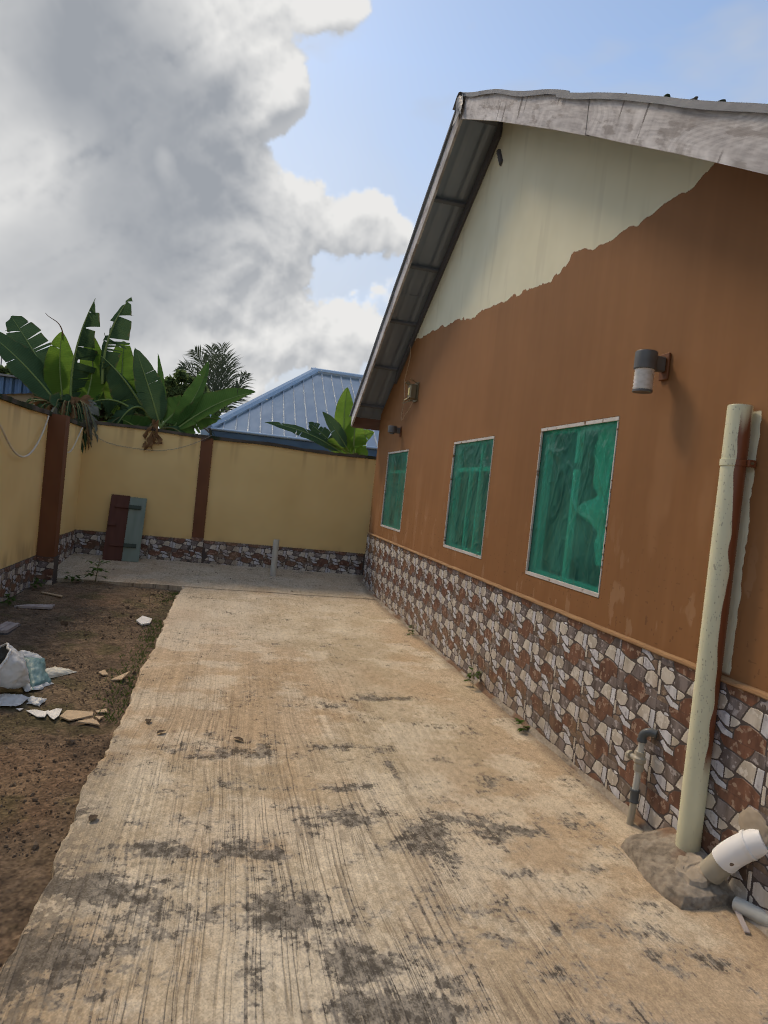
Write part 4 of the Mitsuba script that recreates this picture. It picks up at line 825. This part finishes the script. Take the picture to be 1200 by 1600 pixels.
# ---- banana plants
def banana_leaf(base, ctrl, tip, width, face, fold=.25, tears=6, seed=0, ragged=.25, pet=.10, ns=64, droop=0.0, shape=.62, cut=0.0):
    """(blade vertices, faces, uv), midrib tube. face: the way the upper side looks."""
    r = np.random.default_rng(seed); t = np.linspace(0, 1, ns); c = bez(base, ctrl, tip, ns)
    tg = np.gradient(c, axis=0); tg /= np.linalg.norm(tg, axis=1, keepdims=True)
    fc = np.asarray(face, float); nrm = fc - tg*(tg @ fc)[:, None]; nrm /= np.linalg.norm(nrm, axis=1, keepdims=True); sd = np.cross(tg, nrm)
    tt = np.clip((t - pet)/(1 - pet), 0, 1); end = 1 - cut
    w = width/2*np.sin(np.pi*np.clip(tt*end, 0, 1)**shape)**.75; w[tt <= 0] = 0
    if cut: w *= np.minimum(1, (1 - tt)*14 + .25)
    V, Fc, UV = [], [], []; nx = 7; L = np.linalg.norm(np.diff(c, axis=0), axis=1).sum()
    for side in (-1, 1):
        brk = sorted(set([0, ns - 1] + list(r.integers(int(ns*.18), ns - 3, tears)))); 
        for s0, s1 in zip(brk[:-1], brk[1:]):
            if s1 - s0 < 1: continue
            off = r.normal(0, ragged)*.10; dz = r.normal(0, ragged)*.35 ; sh = 1 - ragged*abs(r.normal(0, .45)); sh = max(.35, sh)
            idx = np.arange(s0, s1 + 1); gap = np.zeros(len(idx)); gz = .003 + .014*r.random()**2; gap[0] += gz*(s0 > 0)*min(1, ragged*4); gap[-1] -= gz*(s1 < ns - 1)*min(1, ragged*4)
            o = len(V)
            for k, i in enumerate(idx):
                for j in range(nx):
                    x = j/(nx - 1); fo = fold*x - droop*x*x + dz*x*x*.6
                    rip = .045*math.sin(t[i]*23 + side + seed)*x*x + .018*math.sin(t[i]*61 + 2*side)*x
                    pz = w[i]*(fo + rip); px = w[i]*x*sh*math.sqrt(max(.15, 1 - min(.8, (fold - droop)**2*.5)))
                    V.append(c[i] + side*sd[i]*px + nrm[i]*pz + tg[i]*L*(.10*x*.6*w[i]/max(width/2, 1e-6)*.6 + (off + gap[k])*x)); UV.append((side*x, t[i]))
            n_ = len(idx)
            for k in range(n_ - 1):
                for j in range(nx - 1):
                    a = o + k*nx + j; q = (a, a + 1, a + nx + 1, a + nx)
                    if side < 0: q = q[::-1]
                    Fc += [(q[0], q[1], q[2]), (q[0], q[2], q[3])]
    rib = tube(c[::3] - nrm[::3]*.004, np.linspace(.022, .004, len(c[::3]))*max(.5, min(1.3, width/.5)), 7)
    return trimesh.Trimesh(np.array(V), Fc, process=False), np.array(UV), rib
def add_leaf(parent, m, *a, name='leaf', label=None, ribmat='m_midrib', **k):
    b, uv, rib = banana_leaf(*a, **k); lf_ = obj(name, b, m, parent, smooth=True, uv=uv, label=label); obj('midrib', rib, ribmat, lf_, smooth=True); return lf_
def pxl(Y, bx, by, tx, ty, Yt=None, bow=0.0, side=0.0):
    """base, control, tip of a leaf; bow lifts the middle by a share of the length, side pushes it right."""
    b, t_ = at_y(bx, by, Y), at_y(tx, ty, Y if Yt is None else Yt); L = np.linalg.norm(t_ - b); return b, (b + t_)/2 + np.array([side*L, 0, bow*L]), t_
def wpx(w, Y): return w*Y/1050
CAMF = (-.1, -1, .25)
Y = 12.75
pa = thing('banana_plant', 'tall banana plant at the left, rising over the fence corner with ragged leaves', 'banana plant', 'banana plants behind the back fence')
sb = at_y(108, 668, Y); obj('pseudostem', tube([(sb[0] + .05, Y, -.1), (sb[0] + .02, Y, 1.4), tuple(sb + [0, 0, .15])], [.13, .11, .07], 14), 'm_stem', pa, smooth=True)
D, Mi, Li = 'm_leaf_dark', 'm_leaf_mid', 'm_leaf_light'
add_leaf(pa, D, *pxl(Y, 96, 640, -30, 512, Y - .5, .12), wpx(68, Y), (.5, -.6, .7), fold=.1, tears=3, seed=1, ragged=.06)
add_leaf(pa, D, *pxl(Y, 98, 632, 17, 494, Y + .3, .06), wpx(62, Y), (.3, -1, .5), fold=.12, tears=6, seed=2, ragged=.14, cut=.12)
add_leaf(pa, Li, *pxl(Y, 108, 665, 97, 518, Y + .2, .0, -.10), wpx(46, Y), (.3, -1, .0), fold=.35, tears=1, seed=3, ragged=.05, shape=.8)
add_leaf(pa, D, *pxl(Y, 112, 650, 149, 466, Y - .2, .0, -.14), wpx(66, Y), (-.35, -1, .1), fold=-.75, tears=11, seed=4, ragged=.35, droop=.4, shape=.5)
add_leaf(pa, Li, *pxl(Y, 124, 650, 139, 516, Y + .35, .0, .16), wpx(44, Y), (-.1, -1, .0), fold=.15, tears=2, seed=5, ragged=.15)
add_leaf(pa, Mi, *pxl(Y, 122, 655, 163, 545, Y + .4, .0, .12), wpx(34, Y), (-.3, -1, .0), fold=.3, tears=5, seed=25, ragged=.3)
add_leaf(pa, D, *pxl(Y, 160, 600, 203, 466, Y - .1, .06, -.16), wpx(52, Y), (-.3, -1, .1), fold=-.5, tears=9, seed=6, ragged=.4, droop=.3, pet=.0, shape=.8)
add_leaf(pa, D, *pxl(Y, 104, 660, 58, 566, Y + .5, .1), wpx(60, Y), (.3, -1, .2), fold=.15, tears=4, seed=41, ragged=.15)
add_leaf(pa, Mi, *pxl(Y, 116, 660, 172, 592, Y + .6, .12), wpx(52, Y), (-.2, -1, .1), fold=.2, tears=4, seed=42, ragged=.15)
add_leaf(pa, D, *pxl(Y, 112, 655, 158, 640, Y - .2, .55), wpx(46, Y), (-.1, -1, .3), fold=-.3, tears=8, seed=43, ragged=.35, droop=.4)
add_leaf(pa, D, *pxl(Y, 104, 655, 40, 628, Y - .1, .45), wpx(46, Y), (.1, -1, .4), fold=-.3, tears=8, seed=44, ragged=.35, droop=.4)
q = spline([at_y(px, py, Y + .2) for px, py in [(98, 530), (97, 516), (90, 504), (80, 497), (71, 489)]], 20)
obj('dry_tip', tube(q, np.linspace(.014, .005, 20), 6), 'm_dry_leaf', pa)
# hanging old leaves around the crown of the plant
for k, (bx, by, tx, ty, w, sd) in enumerate([(105, 655, 62, 668, 26, -.1), (110, 650, 70, 690, 22, -.2), (112, 652, 100, 706, 24, -.15), (116, 650, 138, 712, 26, .15), (116, 640, 128, 700, 22, .2), (98, 640, 30, 655, 22, -.1), (120, 640, 152, 690, 26, .2), (104, 652, 84, 680, 20, 0), (108, 650, 122, 706, 30, .0), (112, 648, 134, 716, 26, .1), (106, 648, 92, 700, 26, -.1), (118, 655, 143, 700, 24, .2), (100, 650, 50, 676, 24, -.1)]):
    b_, t_ = at_y(bx, by, 12.5), at_y(tx, min(ty, 703), 11.78 if ty > 684 else 12.1); M_ = (b_ + t_)/2; M_[1] = 12.0; M_[2] = max(2.52 + .03*(k % 4), M_[2])
    add_leaf(pa, ['m_dry_leaf', 'm_grey_leaf', D, 'm_dry_leaf', D][k % 5], b_, 2*M_ - (b_ + t_)/2, t_, wpx(w, Y), (.2*(k % 3 - 1), -1, .3), name='old_leaf', fold=-.7, tears=10, seed=60 + k, ragged=.6, droop=.3, ribmat='m_stem')
pbn = thing('banana_plant', 'broad banana plant in the middle of the back fence, leaves fanning to both sides', 'banana plant', 'banana plants behind the back fence')
sb = at_y(238, 690, Y); obj('pseudostem', tube([(sb[0], Y, -.1), (sb[0], Y, 1.4), tuple(sb + [0, 0, .15])], [.13, .11, .07], 14), 'm_stem', pbn, smooth=True)
add_leaf(pbn, Li, *pxl(Y, 190, 668, 194, 533, Y + .5, .0, -.03), wpx(50, Y), (0, -1, .0), fold=.1, tears=2, seed=7, ragged=.08, cut=.10)
add_leaf(pbn, D, *pxl(Y, 252, 672, 211, 543, Y - .1, .06), wpx(44, Y), (.45, -1, .35), fold=.12, tears=3, seed=8, ragged=.06)
add_leaf(pbn, Mi, *pxl(Y, 254, 670, 247, 552, Y + .5, .0), wpx(20, Y), (.9, -.6, .0), fold=.3, tears=2, seed=9, ragged=.06)
add_leaf(pbn, Mi, *pxl(Y, 262, 678, 326, 564, Y + .2, .02, .14), wpx(34, Y), (-.6, -.9, .2), fold=.35, tears=2, seed=10, ragged=.08)
add_leaf(pbn, Mi, *pxl(Y, 262, 682, 398, 613, Y - .3, .16), wpx(50, Y), (-.2, -.75, .7), fold=.3, tears=3, seed=11, ragged=.08)
add_leaf(pbn, Mi, *pxl(Y, 250, 668, 312, 632, Y + .5, .25), wpx(50, Y), (-.2, -1, .2), fold=.2, tears=3, seed=12, ragged=.1)
add_leaf(pbn, D, *pxl(Y, 236, 660, 158, 556, Y - .1, .16), wpx(56, Y), (.4, -.8, .6), fold=-.4, tears=10, seed=13, ragged=.35, droop=.5)
add_leaf(pbn, D, *pxl(Y, 230, 665, 128, 636, Y - .2, .5), wpx(56, Y), (.1, -.8, .6), fold=-.4, tears=12, seed=14, ragged=.4, droop=.6)
add_leaf(pbn, D, *pxl(Y, 236, 655, 176, 676, Y - .3, .9), wpx(60, Y), (.1, -1, .3), fold=-.5, tears=9, seed=15, ragged=.4, droop=.4)
add_leaf(pbn, Mi, *pxl(Y, 240, 690, 190, 655, Y - .35, .1), wpx(50, Y), (.1, -1, .1), fold=-.1, tears=4, seed=16, ragged=.2)
add_leaf(pbn, Li, *pxl(Y, 205, 702, 150, 660, Y + .4, .1), wpx(34, Y), (0, -1, .0), fold=.1, tears=4, seed=17, ragged=.2)
for k, (bx, by, tx, ty, w, sd) in enumerate([(235, 665, 165, 700, 24, -.2), (232, 660, 205, 698, 26, -.2), (238, 662, 226, 700, 24, 0), (236, 668, 178, 690, 20, -.1), (250, 670, 290, 700, 22, .2), (225, 650, 150, 695, 22, -.1)]):
    add_leaf(pbn, ['m_grey_leaf', D, D][k % 3], *pxl(Y, bx, by, tx, ty, Y - .4, .42, sd), wpx(w*1.5, Y), (.2*(k % 3 - 1), -1, .3), name='old_leaf', fold=-.6, tears=9, seed=80 + k, ragged=.5, droop=.3, ribmat='m_stem')
add_leaf(pbn, Mi, *pxl(Y, 244, 675, 222, 600, Y + .55, .1), wpx(56, Y), (0, -1, .0), fold=.15, tears=3, seed=51, ragged=.12)
add_leaf(pbn, D, *pxl(Y, 246, 672, 196, 590, Y + .3, .15), wpx(50, Y), (.2, -1, .2), fold=-.2, tears=6, seed=52, ragged=.3, droop=.2)
add_leaf(pbn, Mi, *pxl(Y, 256, 682, 345, 655, Y + .3, .25), wpx(46, Y), (-.1, -.8, .5), fold=-.1, tears=5, seed=53, ragged=.2, droop=.2)
add_leaf(pbn, D, *pxl(Y, 262, 692, 350, 692, Y - .45, .10), wpx(22, Y), (0, -1, .4), fold=-.2, tears=8, seed=18, ragged=.2)
pcn = thing('banana_plant', 'small bright banana plant beside the house eave, over the back fence', 'banana plant', 'banana plants behind the back fence')
sb = at_y(556, 712, Y); obj('pseudostem', tube([(sb[0], Y, -.1), (sb[0], Y, 1.4), tuple(sb + [0, 0, .05])], [.11, .09, .05], 14), 'm_stem', pcn, smooth=True)
add_leaf(pcn, D, *pxl(Y, 540, 712, 414, 660, Y - .3, .14), wpx(30, Y), (.1, -.6, .8), fold=-.1, tears=5, seed=31, ragged=.08)
add_leaf(pcn, D, *pxl(Y, 534, 708, 482, 660, Y + .1, .06), wpx(34, Y), (.2, -.9, .5), fold=-.1, tears=8, seed=32, ragged=.22, cut=.1)
add_leaf(pcn, D, *pxl(Y, 545, 705, 504, 643, Y - .3, .05), wpx(26, Y), (.5, -.9, .2), fold=.1, tears=2, seed=33, ragged=.06)
add_leaf(pcn, Li, *pxl(Y, 538, 705, 543, 605, Y + .2, .0, -.06), wpx(34, Y), (.1, -1, .0), fold=.25, tears=1, seed=34, ragged=.05, shape=.75)
add_leaf(pcn, Li, *pxl(Y, 552, 712, 556, 652, Y, .0, -.02), wpx(44, Y), (0, -1, .0), fold=.1, tears=3, seed=35, ragged=.12, pet=.02)
add_leaf(pcn, Li, *pxl(Y, 545, 700, 584, 676, Y + .1, .2), wpx(26, Y), (-.1, -1, .2), fold=.1, tears=3, seed=36, ragged=.12, pet=.02)
add_leaf(pcn, Li, *pxl(Y, 550, 712, 510, 690, Y, .1), wpx(40, Y), (0, -1, .0), fold=.1, tears=4, seed=37, ragged=.15, pet=.02)
add_leaf(pcn, Li, *pxl(Y, 560, 712, 572, 716, Y - .2, .5), wpx(24, Y), (0, -1, .0), fold=.1, tears=2, seed=38, ragged=.1, pet=.02)
# dry leaf hanging over the fence
t = thing('dry_banana_leaf', 'brown withered banana leaf hanging over the top of the back fence', 'leaf')
for k in range(6):
    r = np.random.default_rng(100 + k); a, b = at_y(243 + r.normal(0, 4), 656, YB - .02), at_y(234 + r.normal(0, 6), 704 - 5*(k % 3), YB - .07)
    n = 26; s = np.linspace(0, 1, n); c = a + (b - a)*s[:, None] + np.stack([.03*np.sin(7*s + k), -.02*np.sin(5*s + k), 0*s], -1); tw = 5*s + k; wd = (.02 + .05*s)*(1 - .5*np.cos(12*s + k)**2)
    P = np.stack([c + wd[:, None]*np.stack([np.cos(tw), np.sin(tw)*.6, .2*np.sin(3*tw)], -1)*u_ for u_ in (-1, -.3, .4, 1)], 1); P[:, :, 1] = np.minimum(P[:, :, 1], YB - .006 - .03*(s[:, None] < .15))
    obj('strand', grid_mesh(P), 'm_dry_leaf', t, smooth=True)

# ---- trees beyond the fence
def leafy_tree(name, blobs, trunk, nleaf, size, label, seed, mtl='m_foliage'):
    r = np.random.default_rng(seed); t = thing(name, label, 'tree', 'trees beyond the fence'); vv, ff = [], []
    W = np.array([b[3]**2 for b in blobs]); W /= W.sum(); cl = []
    for _ in range(max(30, nleaf//70)):
        b = blobs[r.choice(len(blobs), p=W)]; d = r.normal(0, 1, 3); d /= np.linalg.norm(d); cl.append((np.array(b[:3]) + d*b[3]*r.uniform(.45, 1.02)*[1, 1, .85], b[3]*r.uniform(.12, .26)))
    for _ in range(nleaf):
        c, s = cl[r.integers(len(cl))]; p = c + r.normal(0, .5, 3)*s; d = r.normal(0, 1, 3); d[2] *= .6; d /= np.linalg.norm(d); e = np.cross(d, r.normal(0, 1, 3)); e /= np.linalg.norm(e); l = size*r.uniform(.6, 1.3); o = len(vv)
        vv += [p, p + d*l*.5 + e*l*.28, p + d*l, p + d*l*.5 - e*l*.28]; ff += [(o, o+1, o+2), (o, o+2, o+3)]
    obj('crown', trimesh.Trimesh(np.array(vv), ff, process=False), mtl, t)
    c = np.mean([b[:3] for b in blobs], 0); ms = [tube([trunk, (np.array(trunk) + c)/2, c], [.18, .14, .07], 8)]
    for b in blobs: ms.append(tube([c*.6 + np.array(trunk)*.4, (c + np.array(b[:3]))/2, np.array(b[:3])], [.08, .05, .03], 6))
    obj('trunk', cat(*ms), 'm_bark', t)
def bl(px, py, Y, rpx): p = at_y(px, py, Y); return (*p, rpx*Y/1050)
leafy_tree('broadleaf_tree', [bl(258, 612, 21, 24), bl(285, 602, 21, 22), bl(305, 622, 21, 28), bl(318, 655, 21, 26), bl(328, 628, 21, 20), bl(280, 670, 21, 24), bl(270, 648, 21, 28), bl(320, 640, 21, 20)], (*at_y(290, 700, 21)[:2], 0), 9000, .16, 'pale green leafy tree in front of the palm', 3)
leafy_tree('broadleaf_tree', [bl(150, 640, 16, 30), bl(165, 625, 16, 16), bl(110, 650, 16, 26), bl(200, 655, 16, 30)], (*at_y(150, 720, 16)[:2], 0), 7000, .13, 'dark bushy tree between the two left banana plants', 4)
leafy_tree('broadleaf_tree', [bl(20, 590, 26, 22), bl(40, 600, 26, 18), bl(-15, 600, 26, 26)], (*at_y(10, 690, 26)[:2], 0), 5000, .18, 'distant tree at the left edge above the blue shed', 5)
def frond(base, ctrl, tip, ll, seed, hang=.5):
    r = np.random.default_rng(seed); n = 38; c = bez(base, ctrl, tip, n); tg = np.gradient(c, axis=0); tg /= np.linalg.norm(tg, axis=1, keepdims=True); V, Fc = [], []
    for i in range(4, n):
        for s in (-1, 1):
            sd = np.cross(tg[i], [0, -1, .35]); sd /= np.linalg.norm(sd); l = 1.35*ll*math.sin(math.pi*min(1, .12 + .88*i/n))**.6*r.uniform(.7, 1.1) + .05
            d = s*sd*.62 + tg[i]*1.0 + np.array([0, 0, -hang]) + r.normal(0, .12, 3); d /= np.linalg.norm(d); w = .017*np.cross(d, [0, 1, 0]); o = len(V); m_ = c[i] + d*l*.5 + [0, 0, .04*l]; e = c[i] + d*l - [0, 0, .15*l]
            V += [c[i] - w*.5, c[i] + w*.5, m_ + w, m_ - w, e]; Fc += [(o, o+1, o+2), (o, o+2, o+3), (o+3, o+2, o+4)]
    return cat(trimesh.Trimesh(np.array(V), Fc, process=False), tube(c, np.linspace(.035, .01, n), 5))
scene['m_foliage']['diff_trans'] = 1.1
pt = thing('palm_tree', 'dark coconut palm with windblown fronds beyond the back fence', 'palm tree')
Yp = 25; ctr = at_y(338, 652, Yp); obj('trunk', tube([(ctr[0] + .3, Yp, 0), (ctr[0] + .1, Yp, 2.5), ctr], [.2, .16, .14], 10), 'm_bark', pt, smooth=True)
for k, (tx, ty, dY, bow, sd, ll) in enumerate([(347, 545, -.4, .0, .10, .80), (356, 556, .3, .05, .12, .70), (330, 542, .2, .12, -.02, .70), (306, 551, -.3, .30, -.05, .60), (284, 572, .1, .34, -.05, .55), (385, 587, -.3, .02, .14, .50), (374, 606, .2, .12, .12, .50), (296, 596, .5, .30, -.1, .55), (340, 566, -1.0, .1, .0, .75)]):
    obj('frond', frond(ctr, (ctr + at_y(tx, ty, Yp))/2 + np.array([sd*1.6, dY*.5, bow*2.2]), at_y(tx, ty, Yp) + [0, dY, 0], ll, k, .22), 'm_palm', pt)
# lattice mast far off
mt = thing('antenna_mast', 'thin far off lattice mast at the left edge of the sky', 'mast'); b0 = at_y(10, 640, 60); b1 = at_y(13, 532, 60); b0[2] = 0; ms = []
for sx_, sy_ in ((-1, -1), (1, -1), (0, 1)): ms.append(tube([b0 + [sx_*.45, sy_*.45, 0], b1 + [sx_*.3, sy_*.3, 0]], .05, 5))
for k in range(14):
    za, zb_ = b1[2]*k/14, b1[2]*(k + 1)/14; ms.append(tube([(b0[0] - .4, 60, za), (b0[0] + .4, 60, zb_)], .03, 4)); ms.append(tube([(b0[0] + .4, 60, za), (b0[0] - .4, 60, zb_)], .03, 4))
obj('lattice', cat(*ms), 'm_tile_grey', mt); obj('antenna', cat(tube([b1 + [.5, 0, -1.2], b1 + [.5, 0, .5]], .12, 6), tube([b1, b1 + [0, 0, 1.0]], .05, 5)), 'm_tile_grey', mt)

# ------------------------------------------------------------------ neighbours
nh = thing('neighbour_house', 'neighbouring house with glossy blue hipped metal roof beyond the back fence', 'house')
ye, yr = 17.0, 21.0; eL = at_y(326, 669, ye); ze = 2.78; rl = at_y(493, 581, yr); xe, xr, zr, xE = eL[0], rl[0], rl[2], 16.0
obj('wall', box(xe + .5, xE, ye + .5, yr + 3.5, -.1, 2.6), 'm_house_far', nh)
slope = (zr - ze)/(yr - ye); hip = (xr - xe)/(yr - ye)
V = [(xe, ye, ze), (xE, ye, ze), (xE, yr, zr), (xr, yr, zr), (xe, yr + 4, ze), (xE, yr + 4, ze)]
nr = obj('roof', trimesh.Trimesh(V, [(0, 1, 2), (0, 2, 3), (0, 3, 4), (3, 2, 5), (3, 5, 4)], process=False), 'm_blue_roof', nh, label='glossy blue grey metal hipped roof')
k = 0
xx = xe + .35
while xx < 9.5:
    yt = min(yr, ye + (xx - xe)/hip) - .05
    if yt > ye + .1:
        zt_ = ze + slope*(yt - ye); m = tube([(xx, ye - .01, ze + .012), (xx, yt, zt_ + .012)], .022, 6); obj('seam', m, mat('m_seam', (.26, .31, .36), .5, .4, metallic=.2) if 'm_seam' not in scene else 'm_seam', nr)
    xx += .30
obj('ridge_cap', tube([(xr - .15, yr, zr + .02), (xE, yr, zr + .02)], .10, 8), 'm_blue_cap', nr)
obj('hip_cap', tube([(xe, ye, ze + .02), (xr, yr, zr + .02)], .12, 8), 'm_blue_cap', nr)
obj('fascia', box(xe + .02, xE, ye - .03, ye - .005, ze - .24, ze - .03), 'm_blue_fascia', nr, label='dark blue fascia board under the hipped roof')
obj('gutter', tube([(xe, ye - .06, ze - .01), (xE, ye - .06, ze - .01)], .035, 8), 'm_blue_cap', nr)
g0 = at_y(326, 630, 19.5); obj('gable_flag', box(g0[0] - .14, g0[0] + .12, 19.5, 19.6, 2.0, g0[2] + .12), 'm_blue_cap', nr)
sh = thing('blue_shed', 'shed with ribbed blue metal edging behind the left end of the fence', 'shed')
ys_ = 13.6; xr_ = at_y(71, 605, ys_)[0]; zt1, zb1 = at_y(71, 597, ys_)[2], at_y(71, 614, ys_)[2]; zt0 = at_y(0, 588, ys_)[2]
xs = np.arange(xr_ - 3.0, xr_, .02); rib_ = .02*np.clip(3*np.sin(2*np.pi*xs/.15), -1, 1); P = np.zeros((len(xs), 2, 3)); zs_ = zt1 + (zt0 - zt1)*(xr_ - xs)/(xr_ - at_y(0, 605, ys_)[0])*.9
zlo = zb1 + (at_y(0, 616, ys_)[2] - zb1)*(xr_ - xs)/(xr_ - at_y(0, 605, ys_)[0])
P[:, 0] = np.stack([xs, ys_ + rib_, zlo], -1); P[:, 1] = np.stack([xs, ys_ + rib_, zs_], -1)
obj('ribbed_edging', grid_mesh(P), 'm_shed_blue', sh)
Vr = np.array([(xr_ - 3, ys_ - .12, zs_[0] + .02), (xr_ + .12, ys_ - .12, zs_[-1] + .0), (xr_ + .12, ys_ + 3, zs_[-1] + .22), (xr_ - 3, ys_ + 3, zs_[0] + .25)])
rm = trimesh.Trimesh(np.vstack([Vr, Vr + [0, 0, .035]])).convex_hull; obj('roof', rm, 'm_roof_top', sh)
obj('wall', box(xr_ - 3, xr_ - .1, ys_ + .1, ys_ + 3, -.1, zb1 + .1), 'm_house_far', sh)
